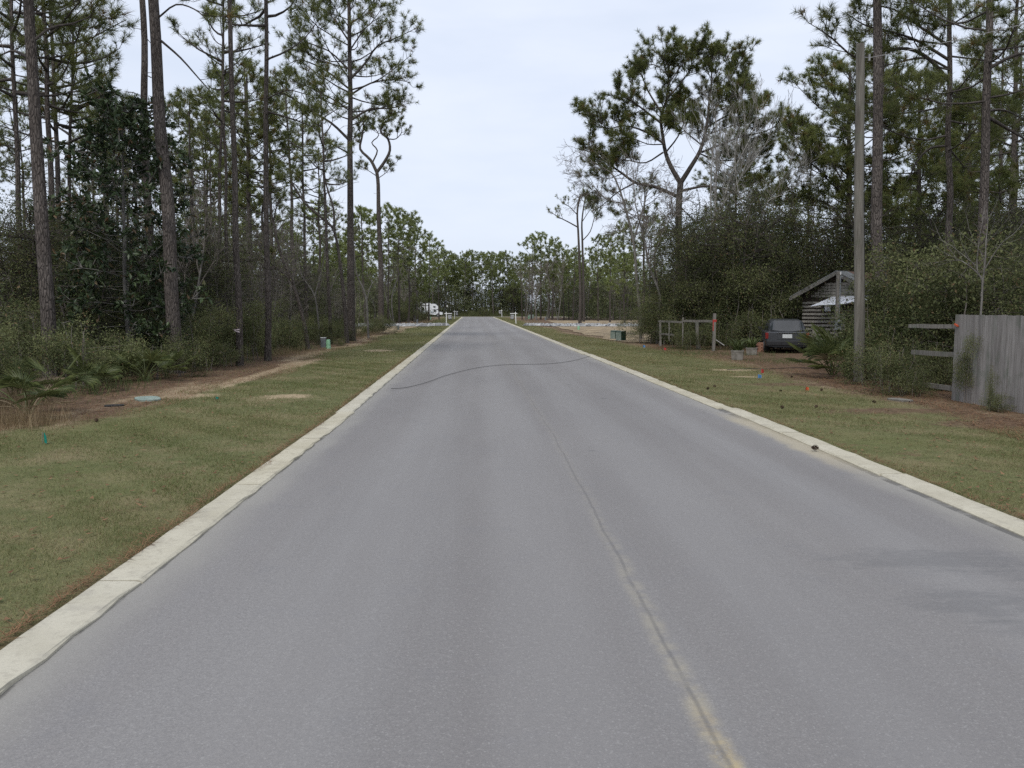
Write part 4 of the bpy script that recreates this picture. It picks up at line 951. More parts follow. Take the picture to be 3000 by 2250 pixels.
for i, (c, d) in enumerate([(1135, 136), (1160, 132), (1205, 130), (1180, 138), (850, 100), (895, 112)]):
    p = at2(c, 664, d); put_tree(BARE[i % 3], (p.x, p.y, 0), where(p.x, p.y, "distant grey leafless tree"), "leafless trees in the woods", i * 2.3, 1.5, 'bare_tree', 'tree', ('grey_bark', 'twig'), ('trunk', 'branches'))
taken.clear()
def grp(kind, n, fn, dmin, xr, yr, meshes, mats, names, label, group, cat, sc, bias=1.0):
    for i, (x, y) in enumerate(scatter(n, fn, dmin, xr, yr, bias)):
        k = R0.randrange(len(meshes))
        if kind == 'oak_tree' and mats is DK and R0.random() < 0.4: mats_ = OK_
        elif kind == 'thin_tree' and R0.random() < 0.5: mats_ = ('twig', 'olive')
        else: mats_ = mats
        put_tree(meshes[k], (x, y, 0), where(x, y, ADJ[len(meshes) - 3][k] + label), group, R0.random() * 6.28, R0.uniform(*sc), kind, cat, mats_, names)
ADJ = (('tall ', 'mid-sized ', 'low '), ('rounded ', 'lumpy ', 'tall ', 'squat '))
OK_ = ('limb_bark', 'oak'); OKF = ('limb_bark', 'oak_hazed'); DK = ('limb_bark', 'dark_leaf'); TW = ('twig', 'oak'); SH = ('twig', 'olive'); NM = ('stems', 'foliage')
grp('oak_tree', 48, lambda x, y: wood_left(x, y) and x < -11.5, 2.0, (-42, -11), (16, 68), OAK, OK_, NM, "scrub oak", "scrub oaks in the left woods", 'tree', (0.5, 0.84))
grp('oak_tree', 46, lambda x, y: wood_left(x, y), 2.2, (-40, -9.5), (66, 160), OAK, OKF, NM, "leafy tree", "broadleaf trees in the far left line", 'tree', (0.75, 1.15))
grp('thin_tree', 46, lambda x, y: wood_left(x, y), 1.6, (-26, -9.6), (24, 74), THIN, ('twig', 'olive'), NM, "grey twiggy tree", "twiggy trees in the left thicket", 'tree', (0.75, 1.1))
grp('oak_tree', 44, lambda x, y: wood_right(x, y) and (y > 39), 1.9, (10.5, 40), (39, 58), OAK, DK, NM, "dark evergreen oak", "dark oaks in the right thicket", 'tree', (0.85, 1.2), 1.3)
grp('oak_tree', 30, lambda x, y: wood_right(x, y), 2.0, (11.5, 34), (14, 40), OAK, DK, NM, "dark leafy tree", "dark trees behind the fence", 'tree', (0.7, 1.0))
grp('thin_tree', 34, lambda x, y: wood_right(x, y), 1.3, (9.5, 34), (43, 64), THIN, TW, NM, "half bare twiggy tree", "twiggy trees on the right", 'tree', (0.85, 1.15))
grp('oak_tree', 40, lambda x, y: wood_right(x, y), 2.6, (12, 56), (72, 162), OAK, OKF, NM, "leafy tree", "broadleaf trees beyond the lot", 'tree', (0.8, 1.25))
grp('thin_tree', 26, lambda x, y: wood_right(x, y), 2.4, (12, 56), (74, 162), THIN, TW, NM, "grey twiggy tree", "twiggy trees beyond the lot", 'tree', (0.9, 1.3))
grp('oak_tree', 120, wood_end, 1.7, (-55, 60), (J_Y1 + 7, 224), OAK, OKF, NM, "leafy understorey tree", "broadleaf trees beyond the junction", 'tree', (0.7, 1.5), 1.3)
for i, (x, y) in enumerate([(-11, 30), (-13, 36), (-10.5, 40), (-14, 44), (-12, 52), (-16, 33), (-11, 58), (-18, 40), (11.5, 47), (13, 50), (15.5, 46), (27, 92), (30, 105), (26.5, 118), (17, 140), (-13, 96), (-12, 122)]):
    put_tree(BARE[i % 3], (x, y, 0), where(x, y, ('forked', 'crooked', 'bushy')[i % 3] + ' grey leafless tree'), "leafless trees in the woods", i * 1.7, R0.uniform(0.75, 1.15), 'bare_tree', 'tree', ('grey_bark', 'twig'), ('trunk', 'branches'))
taken.clear()
# shrubs along the edges
def edge_left(x, y): return -13 < x < (-8.25 if y > 19 else -9.7) - (3.5 if 66 < y < 112 else 0)
grp('shrub', 92, lambda x, y: edge_left(x, y) and not (80 < y < 96), 0.85, (-14, -8.2), (13, 66), SHRUB, SH, NM, "olive shrub", "shrubs along the left wood edge", 'shrub', (0.45, 1.2), 1.2)
grp('shrub', 40, lambda x, y: wood_left(x, y) and x > -16 and y > 64, 1.6, (-18, -9.5), (64, 160), SHRUB, SH, NM, "roadside bush", "bushes along the far left side", 'shrub', (0.9, 1.6))
grp('shrub', 40, lambda x, y: wood_right(x, y) and y < 21, 0.9, (10.4, 15), (9, 21), SHRUB, DK, NM, "dark leafy shrub", "shrubs behind the fence", 'shrub', (0.8, 1.3))
grp('shrub', 36, lambda x, y: 9.4 < x < 16 and (y > 41), 0.9, (9.4, 16), (38, 47), SHRUB, DK, NM, "dark shrub", "shrubs below the right thicket", 'shrub', (0.8, 1.4))
grp('shrub', 40, lambda x, y: wood_right(x, y) and y > 60, 1.6, (12, 50), (60, 162), SHRUB, SH, NM, "scrubby bush", "bushes behind the cleared lot", 'shrub', (0.9, 1.7))
grp('shrub', 70, wood_end, 1.6, (-45, 48), (J_Y1 + 4.5, 206), SHRUB, SH, NM, "scrub bush", "scrub bushes beyond the junction", 'shrub', (0.8, 1.3))

def bush(px, d, sc, k, label, mats=DK, name='shrub', z=0.0, meshes=SHRUB):
    p = at2(px, 664, d); p.z = z
    return put_tree(meshes[k], p, label, None, R0.random() * 6.28, sc, name, 'shrub', mats, NM)
bush(832, 62, 0.75, 0, "small dark bush at the foot of the twisted pine")
bush(735, 41, 0.42, 3, "little dark bush between the mint pedestal and the biggest pine")
bush(900, 128, 2.3, 2, "large yellow-green bush in front of the parked motorhome", SH)
bush(872, 118, 1.5, 0, "rounded bush beside the large one near the motorhome", SH)
bush(1885, 22.5, 0.95, 2, "leafy shrub pressed against the back of the utility pole")
bush(1930, 21, 0.9, 0, "shrub filling the gap between the pole and the rail fence")
bush(1925, 24, 1.15, 2, "taller shrub behind the pole and its neighbour", SH)
bush(2010, 18.9, 0.72, 0, "dark shrub growing under the middle fence rail")
bush(2045, 18.6, 0.62, 1, "rounded shrub below the rail next to the board fence")
bush(1975, 17.2, 0.5, 1, "spreading low shrub in front of the lowest rail")
bush(1470, 38.5, 0.95, 0, "shrub grown through the old post-and-rail fence")
bush(1435, 42, 1.1, 2, "tall shrub at the far end of the old post-and-rail fence", SH)
bush(1395, 43.5, 1.0, 0, "brownish shrub just behind the transformer boxes", SH)
bush(1500, 36.8, 0.8, 1, "low shrub between the two standing fence posts")
bush(2100, 15.75, (0.26, 0.26, 0.56), 2, "slender green shrub growing against the end fence boards", SH)
bush(2150, 14.55, (0.16, 0.16, 0.8), 3, "thin tall weed climbing the middle of the board fence", SH)
bush(2165, 14.35, 0.35, 3, "low weed at the foot of the board fence")

for i, (x, y, k, sc) in enumerate([(12.6, 40.2, 0, 1.15), (10.8, 41.3, 2, 0.95), (14.8, 41.6, 2, 1.1), (13.2, 44, 0, 1.3), (9.9, 44.2, 1, 1.1), (16.8, 43, 0, 1.2), (19.2, 41, 2, 1.1), (11.5, 47, 2, 1.15), (15.5, 47.5, 0, 1.3), (20.5, 37, 0, 1.0), (22, 33, 2, 1.0)]):
    put_tree(OAK[k], (x, y, 0), where(x, y, "big dark overhanging oak"), "dark oaks round the car and shed", i * 1.3, sc, 'oak_tree', 'tree', DK, NM)
for i, (c, d, k, sc) in enumerate([(20, 27, 0, 0.8), (75, 25.5, 2, 0.75), (150, 29, 0, 0.8), (235, 30, 2, 0.85), (310, 31, 0, 0.8), (60, 33, 0, 0.9), (190, 25, 3, 0.9), (400, 33, 2, 0.8), (455, 36, 0, 0.85), (120, 36, 2, 0.95)]):
    p = at2(c, 664, d); put_tree(OAK[k], (p.x, p.y, 0), where(p.x, p.y, "dense dark green oak"), "dark oaks in the left woods", i * 1.3, sc, 'oak_tree', 'tree', DK if i % 3 else OK_, NM)
bush(1778, 34.6, 0.5, 1, "low olive shrub in front of the shed's slatted wall", SH)
bush(1690, 38.5, 1.5, 2, "dark bush behind the grey car's roof")
bush(1640, 37.5, 1.3, 0, "dark bush behind the brick pile")
bush(1570, 37.5, 1.2, 1, "dark bush right of the tall old fence post")
bush(1600, 39.5, 1.6, 2, "tall dark bush behind the leaning pale pole")
bush(1840, 25.5, 1.0, 0, "leafy shrub between the pole and the shed", SH)
bush(1940, 17.7, 0.66, 0, "dark shrub overlapping the pole ends of the rails")
bush(1905, 19.4, 0.85, 1, "dark low shrub right of the pole foot")
bush(1950, 23, 1.5, 2, "tall shrub behind the rails near the thick pine", SH)
bush(2030, 21, 1.4, 2, "tall shrub behind the rails near the board fence", SH)
bush(2110, 19.5, 1.5, 2, "tall shrub leaning over the board fence end", SH)
# thicket of the understorey, read as one mass in the shade
def thicket(name, n, boxes, size, m, label, seed, kk=40, sp=0.5):
    rng = np.random.default_rng(seed); P, D, T = [], [], []
    tot = sum((b[1] - b[0]) * (b[3] - b[2]) for b in boxes)
    for (x0, x1, y0, y1, h) in boxes:
        M = int(n / kk * (x1 - x0) * (y1 - y0) / tot)
        c = np.stack([rng.uniform(x0, x1, M), rng.uniform(y0, y1, M), h * rng.random(M) ** 1.1], 1)
        keep = np.sin(c[:, 0] * 0.9 + 1.3) + np.sin(c[:, 1] * 0.7) + rng.normal(size=M) * 0.6 + 1.1 > c[:, 2] / h * 2.2
        c = c[keep]; k = kk
        q = np.repeat(c, k, 0) + rng.normal(size=(len(c) * k, 3)) * np.array([sp, sp, sp * 0.76])
        P.append(q); D.append(rng.normal(size=q.shape)); T.append(np.repeat(rng.random(len(c)), k))
    P = np.vstack(P); D = np.vstack(D); T = np.concatenate(T); ok = P[:, 2] > 0.02
    g = Geo(); leaves(g, P[ok], D[ok], size, 0.5, rng, 0.3, T[ok])
    stuff(link(name, g.mesh(name, False, True), m), label, 'undergrowth')
thicket('undergrowth', 95000, [(-34, -13.5, 18, 66, 3.4), (-20, -12, 30, 64, 2.2)], 0.115, 'oak', "tangled dark undergrowth filling the left woods", 1)
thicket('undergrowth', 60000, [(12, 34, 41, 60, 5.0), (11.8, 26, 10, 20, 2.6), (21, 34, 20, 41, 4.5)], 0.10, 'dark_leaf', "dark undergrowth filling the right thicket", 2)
thicket('undergrowth', 110000, [(-60, 62, J_Y1 + 9, 210, 8.5)], 0.42, 'oak_hazed', "distant undergrowth filling the wall of trees beyond the junction", 3, 26, 0.8)
thicket('undergrowth', 36000, [(-34, -13.5, 88, 162, 5.5)], 0.36, 'oak_hazed', "distant undergrowth below the left tree line", 4, 26, 0.75)
thicket('undergrowth', 46000, [(27, 50, 80, 132, 6.0), (14, 40, 134, 162, 6.5)], 0.36, 'oak_hazed', "distant undergrowth below the tree line beyond the cleared lot", 5, 26, 0.75)

# ---- saw palmettos: every frond is a part
def make_frond(seed, stalk=0.55, fan=0.5, nb_=19, droop=0.25, arc=2.5):
    r = random.Random(seed); rng = np.random.default_rng(seed); g = Geo()
    P = [Vector((0, 0, 0)), Vector((stalk * 0.35, 0, stalk * 0.55)), Vector((stalk * 0.8, 0, stalk * 0.85))]
    g.tube(catmull(P, 3), np.linspace(0.011, 0.007, 7), 4, False)
    c = P[-1]; fwd = Vector((0.8, 0, 0.6)).normalized(); side = Vector((0, 1, 0)); nrm = fwd.cross(side)
    V, F = [], []; T = []
    for i in range(nb_):
        a = (i / (nb_ - 1) - 0.5) * arc + r.uniform(-0.04, 0.04)
        d = (fwd * math.cos(a) + side * math.sin(a)).normalized(); L = fan * (1 - 0.25 * abs(a) / (arc / 2)) * r.uniform(0.88, 1.08)
        s = d.cross(nrm).normalized(); k = droop * r.uniform(0.5, 1.4); wd = 0.0125
        m1 = c + d * L * 0.42 - nrm * 0.01; m2 = c + d * L * 0.78 - Z * k * L * 0.25; tip = c + d * L - Z * k * L * 0.8
        b = len(V); V += [c, m1 + s * wd - nrm * -0.008, m1, m1 - s * wd - nrm * -0.008, m2 + s * wd * 0.6, m2 - s * wd * 0.6, tip]
        F += [(b, b + 1, b + 2, b + 2), (b, b + 2, b + 3, b + 3), (b + 1, b + 4, b + 6, b + 2), (b + 2, b + 6, b + 5, b + 3)]
        T += [r.random()] * 7
    T = np.stack([np.array(T), np.full(len(T), 0.3)], 1).astype(np.float32)
    f3 = [f[:3] for f in F if f[2] == f[3]]; f4 = [f for f in F if f[2] != f[3]]
    Vn = [tuple(v) for v in V]; base = g.n
    g.add(Vn, f3, T); g.F[4].append(np.array(f4, np.int32) + base)
    return g.mesh('frond', False, True)
FROND = [make_frond(1, 0.5, 0.56, 21, 0.12), make_frond(2, 0.42, 0.5, 19, 0.2, 2.9), make_frond(3, 0.6, 0.58, 23, 0.08), make_frond(4, 0.46, 0.52, 21, 0.4, 2.8)]
DEADF = [f.copy() for f in FROND[:2]]
for f in FROND: f.materials.append(MAT['palm'])
for f in DEADF: f.materials.append(MAT['palm_dead'])
def palmetto(pos, sc, n, seed, label, dead=0):
    r = random.Random(seed); o = thing('palmetto', pos, label, 'palmetto', 'saw palmettos', r.random() * 6, sc)
    az = 0
    for i in range(n):
        az += 2.4 + r.uniform(-0.3, 0.3); e = i / n
        dd = i < dead
        fr = link('frond', (DEADF if dd else FROND)[r.randrange(2 if dd else 4)], None, o, (r.uniform(-.05, .05), r.uniform(-.05, .05), 0.05))
        fr.rotation_euler = (r.uniform(-.25, .25), -0.55 * (1 - 1.6 * e) + (0.75 if dd else 0) + r.uniform(-.15, .15) + 0.12, az)
        s = r.uniform(0.8, 1.1); fr.scale = (s, s, s)
        if dd: fr['label'] = 'dry tan frond'
    return o
palmetto(gnd(85, 1222), 1.07, 12, 1, "palmetto with drooping tan dead fronds at the far left edge of the lawn", 4)
palmetto(gnd(165, 1165), 1.01, 7, 2, "palmetto with one upright tan fan just behind the drooping one", 2)
palmetto(gnd(275, 1150), 0.86, 11, 3, "spiky green palmetto growing left of the pale green cover")
palmetto(gnd(425, 1122), 1.01, 11, 4, "palmetto with wide green fans behind the pale green cover")
palmetto(gnd(350, 1118), 0.96, 8, 5, "palmetto half sunk in shrubs behind the spiky green one")
palmetto(gnd(490, 1110), 0.8, 8, 6, "palmetto right beside the foot of the thickest lawn-edge pine")
palmetto(gnd(2438, 1106), 1.3, 16, 7, "large yellow-green palmetto beside the utility pole facing the car", 1)
palmetto(gnd(2475, 1085), 1.5, 13, 8, "tall dark palmetto behind the large yellow-green one")
palmetto(gnd(2480, 1110), 1.3, 12, 9, "palmetto tucked against the left side of the utility pole", 1)
palmetto(gnd(30, 1170), 0.9, 8, 10, "palmetto cut by the left picture edge among brown brush", 1)

# ---- grass blades, straw and leaf bits (uncountable)
def lin(v, a, b): return np.clip((v - a) / (b - a), 0, 1)
def lawn(name, side, bands, seed):
    rng = np.random.default_rng(seed); VV, TT = [], []
    for (y0, y1, dens, ln, wd) in bands:
        x0, x1 = (-9.3, -2.64) if side < 0 else (4.62, 9.6)
        n = int((x1 - x0) * (y1 - y0) * dens)
        x = rng.uniform(x0, x1, n); y = rng.uniform(y0, y1, n)
        xw = x - 0.0163 * np.maximum(0, y - 12)
        ok = (xw > -0.62 * y - 3.5) & (xw < 0.69 * y + 3.5)
        n2_ = np.sin(x * 0.9 + y * 0.55 + 1.2 * np.sin(y * 0.35)) * np.sin(y * 0.62 - x * 0.4)
        nz = np.sin(x * 2.3 + np.sin(y * 1.7) * 1.5) * np.sin(y * 2.1 + x) * 0.5 + 0.5 * np.sin(x * 5.1 + y * 4.3)
        if side < 0: out = (-6.05 - 1.9 * lin(y, 14.5, 10.5) + 0.35 * np.sin(y * 0.31)) - x
        else: out = x - (7.7 + 0.6 * lin(y, 8, 14) - 1.5 * lin(y, 40, 55) + 0.35 * np.sin(y * 0.27))
        keep = rng.random(n) < np.clip(0.65 - out * 0.9, 0.1, 1) * np.clip(0.66 + 0.42 * nz, 0.12, 1)
        for (px, py, rx, ry, s) in PATCH:
            keep &= ((xw - px) / rx) ** 2 + ((y - py) / ry) ** 2 + 0.35 * nz > 0.15 + 0.95 * rng.random(n)
        ok &= keep; x, y = xw[ok], y[ok]; n = len(x); nz = nz[ok] * 0.6 + n2_[ok] * 0.7
        a = rng.random(n) * 6.283; L = ln * (0.5 + 0.8 * rng.random(n)); lean = 0.35 + 0.6 * rng.random(n)
        dx, dy, dz = np.cos(a) * lean, np.sin(a) * lean, np.sqrt(np.maximum(0.05, 1 - lean ** 2))
        b = rng.random(n) * 6.283; sx, sy = np.cos(b) * wd / 2, np.sin(b) * wd / 2
        z = np.full(n, 0.0)
        V = np.stack([np.stack([x + sx, y + sy, z], 1), np.stack([x - sx, y - sy, z], 1), np.stack([x + dx * L, y + dy * L, z + dz * L], 1)], 1)
        VV.append(V.reshape(-1, 3))
        t = np.clip((0.40 if side < 0 else 0.55) - 0.30 * nz + rng.normal(size=n) * 0.27, 0, 1); TT.append(np.repeat(np.stack([t, rng.random(n)], 1), 3, 0))
    V = np.vstack(VV); g = Geo(); g.add(V, np.arange(len(V)).reshape(-1, 3), np.vstack(TT).astype(np.float32))
    stuff(link(name, g.mesh(name, False, True), 'grass'), "short dormant mown grass beside the %s kerb" % ('left' if side < 0 else 'right'), 'grass')
lawn('grass', -1, [(0.5, 3, 2500, 0.042, 0.006), (3, 8, 5200, 0.042, 0.0045), (8, 14, 3000, 0.05, 0.006), (14, 28, 1300, 0.06, 0.009), (28, 60, 420, 0.07, 0.016), (60, 181, 90, 0.09, 0.035)], 1)
lawn('grass', 1, [(2, 6, 2500, 0.045, 0.006), (6, 12, 4200, 0.045, 0.005), (12, 20, 2000, 0.055, 0.007), (20, 36, 900, 0.06, 0.011), (36, 70, 330, 0.07, 0.018), (70, 181, 90, 0.09, 0.035)], 2)

def flat_bits(name, m, n, fx, L, wd, label, cat, seed, tri=True):
    rng = np.random.default_rng(seed); P = np.array([fx(rng) for _ in range(n)])
    a = rng.random(n) * 6.283; l = L * (0.5 + 0.9 * rng.random(n)); d = np.stack([np.cos(a), np.sin(a), rng.uniform(-0.05, 0.35, n)], 1)
    s = np.stack([-np.sin(a), np.cos(a), np.zeros(n)], 1) * wd / 2
    V = np.stack([P + s, P - s, P + d * l[:, None]], 1).reshape(-1, 3); g = Geo()
    T = np.repeat(np.stack([rng.random(n), rng.random(n)], 1), 3, 0).astype(np.float32)
    g.add(V, np.arange(len(V)).reshape(-1, 3), T); stuff(link(name, g.mesh(name, False, True), m), label, cat)
def straw_left(rng):
    y = 9 + 50 * rng.random() ** 1.8; return (bend(y) + L_EDGE(y) + 0.2 - abs(rng.normal()) * 1.3, y, 0.012)
def straw_right(rng):
    y = 9 + 35 * rng.random() ** 1.8; return (bend(y) + R_EDGE(y) - 0.1 + abs(rng.normal()) * 1.2, y, 0.012)
def straw_kerb(rng):
    y = 3 + 30 * rng.random() ** 1.6
    k = 0.07 * max(0, math.sin(y * 2.1) + math.sin(y * 5.3 + 1) * 0.7 + 0.1)
    return (bend(y) - 2.66 + k * rng.random() - abs(rng.normal()) * 0.045, y, 0.031) if rng.random() < 0.6 else (bend(y) + 4.64 + kerb_off(y) + abs(rng.normal()) * 0.06, y, 0.02)
flat_bits('pine_straw', 'straw', 22000, straw_left, 0.16, 0.008, "fallen pine straw along the left wood edge", 'pine straw', 4)
flat_bits('pine_straw', 'straw', 18000, straw_right, 0.16, 0.008, "fallen pine straw along the right property line", 'pine straw', 5)
flat_bits('pine_straw', 'straw', 7500, straw_kerb, 0.10, 0.006, "reddish pine needles caught along the kerb edges", 'pine straw', 6)
def leaf_lawn(rng):
    y = 4 + 40 * rng.random() ** 1.7
    return (bend(y) + rng.uniform(-7.8, -2.7), y, 0.03) if rng.random() < 0.5 else (bend(y + 3) + rng.uniform(4.7, 9.2), y + 3, 0.03)
flat_bits('fallen_leaves', 'straw', 2600, leaf_lawn, 0.055, 0.04, "brown fallen leaves scattered over both lawns", 'fallen leaves', 7)
def tall_grass(name, m, spots, n, L, label, cat, seed, wd=0.008):
    rng = np.random.default_rng(seed); P = []
    for (x, y, rx, ry) in spots:
        k = n // len(spots); P.append(np.stack([x + rng.normal(size=k) * rx, y + rng.normal(size=k) * ry, np.zeros(k)], 1))
    P = np.vstack(P); n = len(P); d = rng.normal(size=(n, 3)) * 0.35; d[:, 2] = 1; d /= np.linalg.norm(d, axis=1)[:, None]
    b = rng.random(n) * 6.283; s = np.stack([np.cos(b), np.sin(b), np.zeros(n)], 1) * wd / 2; l = (L * (0.4 + 0.8 * rng.random(n)))[:, None]
    V = np.stack([P + s, P - s, P + d * l], 1).reshape(-1, 3); g = Geo()
    g.add(V, np.arange(len(V)).reshape(-1, 3), np.repeat(np.stack([rng.random(n), rng.random(n)], 1), 3, 0).astype(np.float32))
    stuff(link(name, g.mesh(name, False, True), m), label, cat)
q = lambda a, b: tuple(gnd(a, b).xy)
tall_grass('dry_grass', 'dry_grass', [(*q(820, 1040), 0.5, 1.2), (*q(1060, 985), 0.5, 2.0), (*q(1090, 975), 0.5, 2.5), (*q(20, 1190), 0.4, 0.5), (*q(60, 1245), 0.5, 0.4), (*q(1250, 945), 0.5, 4)], 5200, 0.42, "tufts of dry tan grass along the left wood edge", 'dry grass', 8)
tall_grass('weeds', 'weed', [(*q(2040, 1025), 1.2, 0.9), (*q(2150, 1040), 1.3, 0.9), (*q(2000, 1035), 0.8, 0.8), (*q(2290, 1060), 0.8, 1.0)], 4500, 0.16, "green weeds growing round the old fence posts and planters", 'weeds', 9)
tall_grass('wiregrass', 'olive', [(x, 195 + (i % 3) * 2, 3.0, 1.5) for i, x in enumerate(range(-44, 46, 4))], 9000, 1.1, "rough grass and scrub along the far side of the junction", 'grass', 10, 0.07)
tall_grass('weeds', 'weed', [(x, y, 0.6, 1.0) for x, y in ((-8.9, 19), (-9, 28), (-9, 33), (-8.8, 38))], 1800, 0.35, "green weeds among the shrubs at the left wood edge", 'weeds', 11, 0.012)

# gravel stones on both drives
def gravel(name, boxes, n, s, label, seed):
    rng = np.random.default_rng(seed); P = []
    for (x0, x1, y0, y1) in boxes: P.append(np.stack([rng.uniform(x0, x1, n // len(boxes)), rng.uniform(y0, y1, n // len(boxes))], 1))
    P = np.vstack(P); n = len(P); sz = s * (0.5 + rng.random(n))
    base = np.array([(1, 0, 0), (0, 1, 0), (-1, 0, 0), (0, -1, 0), (0, 0, 0.8)])
    V = base[None] * sz[:, None, None] * rng.uniform(0.7, 1.3, (n, 5, 1)); V[:, :, 0] += P[:, :1]; V[:, :, 1] += P[:, 1:]; V[:, :, 2] += 0.06
    F = (np.arange(n)[:, None, None] * 5 + np.array([(0, 1, 4), (1, 2, 4), (2, 3, 4), (3, 0, 4)])[None]).reshape(-1, 3)
    g = Geo(); g.add(V.reshape(-1, 3), F, np.repeat(np.stack([rng.random(n), rng.random(n)], 1), 5, 0).astype(np.float32))
    stuff(link(name, g.mesh(name, False, True), 'gravel_stone'), label, 'gravel')
gravel('gravel', [(-18, -6, 85, 92), (-7.5, -5, 87.6, 90), (-5.2, -4.1, 88.4, 89.2)], 2600, 0.2, "pale crushed stone across the left driveway", 1)
gravel('gravel', [(7.0, 18, 84.5, 90), (6.2, 12, 86.5, 89), (4.2, 6.2, 88.4, 89)], 2400, 0.2, "pale crushed stone across the right driveway", 2)

# =================================================================== OBJECTS
def slim(a, b, r0=0.01, k=5):
    g = Geo(); g.tube([Vector(a), Vector(b)], [r0, r0], k); return g

# ---- utility pole with its service wire
pp = gnd(2516, 1119); up_ = thing('utility_pole', pp, "weathered round wooden utility pole by the big palmetto", 'utility pole')
HP = at2(1857, 95, pp.y).z
g = Geo(); hs = np.linspace(-0.1, HP, 14)
PT = at2(1857, 95, pp.y) - pp; PT.z = 0
g.tube([Vector((0.012 * math.sin(z), -0.01 * z / HP, z)) + PT * (z / HP) for z in hs], np.linspace(0.132, 0.098, 14), 16)
link('pole_shaft', g.mesh('pole', True), 'pole_wood', up_)
g = Geo(); g.tube([Vector((0.10, 0, HP - 0.32)), Vector((0.26, 0, HP - 0.32))], [0.012, 0.012], 6); g.tube([Vector((0.24, 0, HP - 0.40)), Vector((0.24, 0, HP - 0.24))], [0.03, 0.03], 8)
link('insulator', g.mesh('insulator', True), 'steel', up_).location = PT * 0.96
g = slim((0.118, -0.06, 0.2), tuple(Vector((0.088, -0.05, HP - 0.35)) + PT * 0.96), 0.008); link('ground_wire', g.mesh('ground_wire'), 'cable', up_)
a = pp + PT * 0.96 + Vector((0.26, 0, HP - 0.32)); b = Vector((16.5, 14.0, 8.9))
g = Geo(); g.tube([a.lerp(b, t) - Z * 1.0 * t * (1 - t) for t in np.linspace(0, 1, 14)], 0.007, 5)
tag(link('service_wire', g.mesh('service_wire'), 'wire'), "pale overhead wire running from the pole top to the right", 'wire')
a = pp + Vector((0.12, 0, HP - 2.6)); b = Vector((17.0, 30.0, 6.3))

# ---- board fence and the open rails next to it
FX = 9.45; fy0, fy1 = 7.0, 16.35
bf = thing('board_fence', (FX, fy1, 0), "weathered grey board fence at the right edge", 'fence')
rb = random.Random(5); bm = []
for v in range(5):
    g = Geo(); hh = 1.73 + rb.uniform(-0.006, 0.008); wv = 0.137
    V = []
    for z in np.linspace(0.0, hh, 6):
        c = rb.uniform(-0.0012, 0.0012)
        V += [(-0.009 + c, 0, z), (0.009 + c, 0, z), (0.009 + c, -wv, z + rb.uniform(-.004, .004)), (-0.009 + c, -wv, z)]
    F = [(i * 4 + j, i * 4 + (j + 1) % 4, i * 4 + 4 + (j + 1) % 4, i * 4 + 4 + j) for i in range(5) for j in range(4)] + [(20, 21, 22, 23)]
    g.add(V, F); bm.append(g.mesh('board'))
yy = 0.0
while fy1 - yy > fy0:
    o = link('board', bm[rb.randrange(5)], 'fence_wood', bf, (rb.uniform(-0.0012, 0.0012) + 0.0012 * (len(bf.children) % 2), -yy, rb.uniform(-0.006, 0.004)))
    o.rotation_euler = (rb.uniform(-0.0012, 0.0012), rb.uniform(-0.0012, 0.0012), rb.uniform(-0.004, 0.004)); yy += 0.1365
for z in (0.3, 0.95, 1.55):
    g = Geo(); g.box((0.022, -(fy1 - fy0), z - 0.045), (0.06, 0, z + 0.045)); link('rail', g.mesh('rail'), 'rail_wood', bf)
for y in (-0.15, -2.5, -4.9, -7.3):
    g = Geo(); g.box((0.062, y - 0.05, -0.1), (0.16, y + 0.05, 1.66)); link('post', g.mesh('post'), 'rail_wood', bf)

def board_between(name, a, b, h, t, m, parent):
    """a sawn board from a to b (parent space), h tall, t thick"""
    a = Vector(a); b = Vector(b); d = (b - a); L = d.length; d.normalize(); s = d.cross(Z).normalized(); u = s.cross(d)
    M = Matrix((d, s, u)).transposed()
    g = Geo(); n = 5; V = []; r = random.Random(int(L * 1000))
    for i in range(n + 1):
        e = r.uniform(-0.006, 0.006); w = (1 if 0 < i < n else 0.94)
        for p, q_ in ((-t / 2, -h / 2 * w), (t / 2, -h / 2 * w), (t / 2, h / 2 * w), (-t / 2, h / 2 * w)):
            V.append(tuple(a + M @ Vector((L * i / n, p, q_ + e))))
    g.add(V, [(i * 4 + j, i * 4 + 4 + j, i * 4 + 4 + (j + 1) % 4, i * 4 + (j + 1) % 4) for i in range(n) for j in range(4)] + [(0, 1, 2, 3), (n * 4 + 3, n * 4 + 2, n * 4 + 1, n * 4)])
    return link(name, g.mesh(name), m, parent)
rf = thing('rail_fence', (9.48, 16.5, 0), "open three-rail section between the board fence and the utility pole", 'fence')
def on_line(px, py, x=9.5):
    d = ray(px, py); t = x / d.x; return Vector((x, d.y * t, H_CAM + d.z * t))
o0 = Vector((9.48, 16.5, 0))
for (p0, p1, h) in (((2664, 955), (2814, 957), 0.085), ((2672, 1032), (2812, 1040), 0.10), ((2660, 1120), (2811, 1142), 0.10)):
    board_between('rail', on_line(*p0) - o0, on_line(*p1) - o0, h, 0.045, 'rail_wood', rf)
board_between('post', (0.07, 2.35, 0), (0.07, 2.35, 1.75), 0.1, 0.1, 'box_green', rf)
board_between('post', (0.07, 0.35, 0), (0.07, 0.35, 1.5), 0.1, 0.1, 'brick', rf)['label'] = 'rust coloured post'
g = Geo(); g.box((-0.03, -0.10, 0), (0.0, 0.02, 0.03), Matrix.Translation(Vector((9.43, 16.3, 1.52))) @ Matrix.Rotation(0.3, 4, 'X'))
tag(link('ribbon', g.mesh('ribbon'), 'flag_orange'), "orange tape tied to the top of the end fence board", 'ribbon')

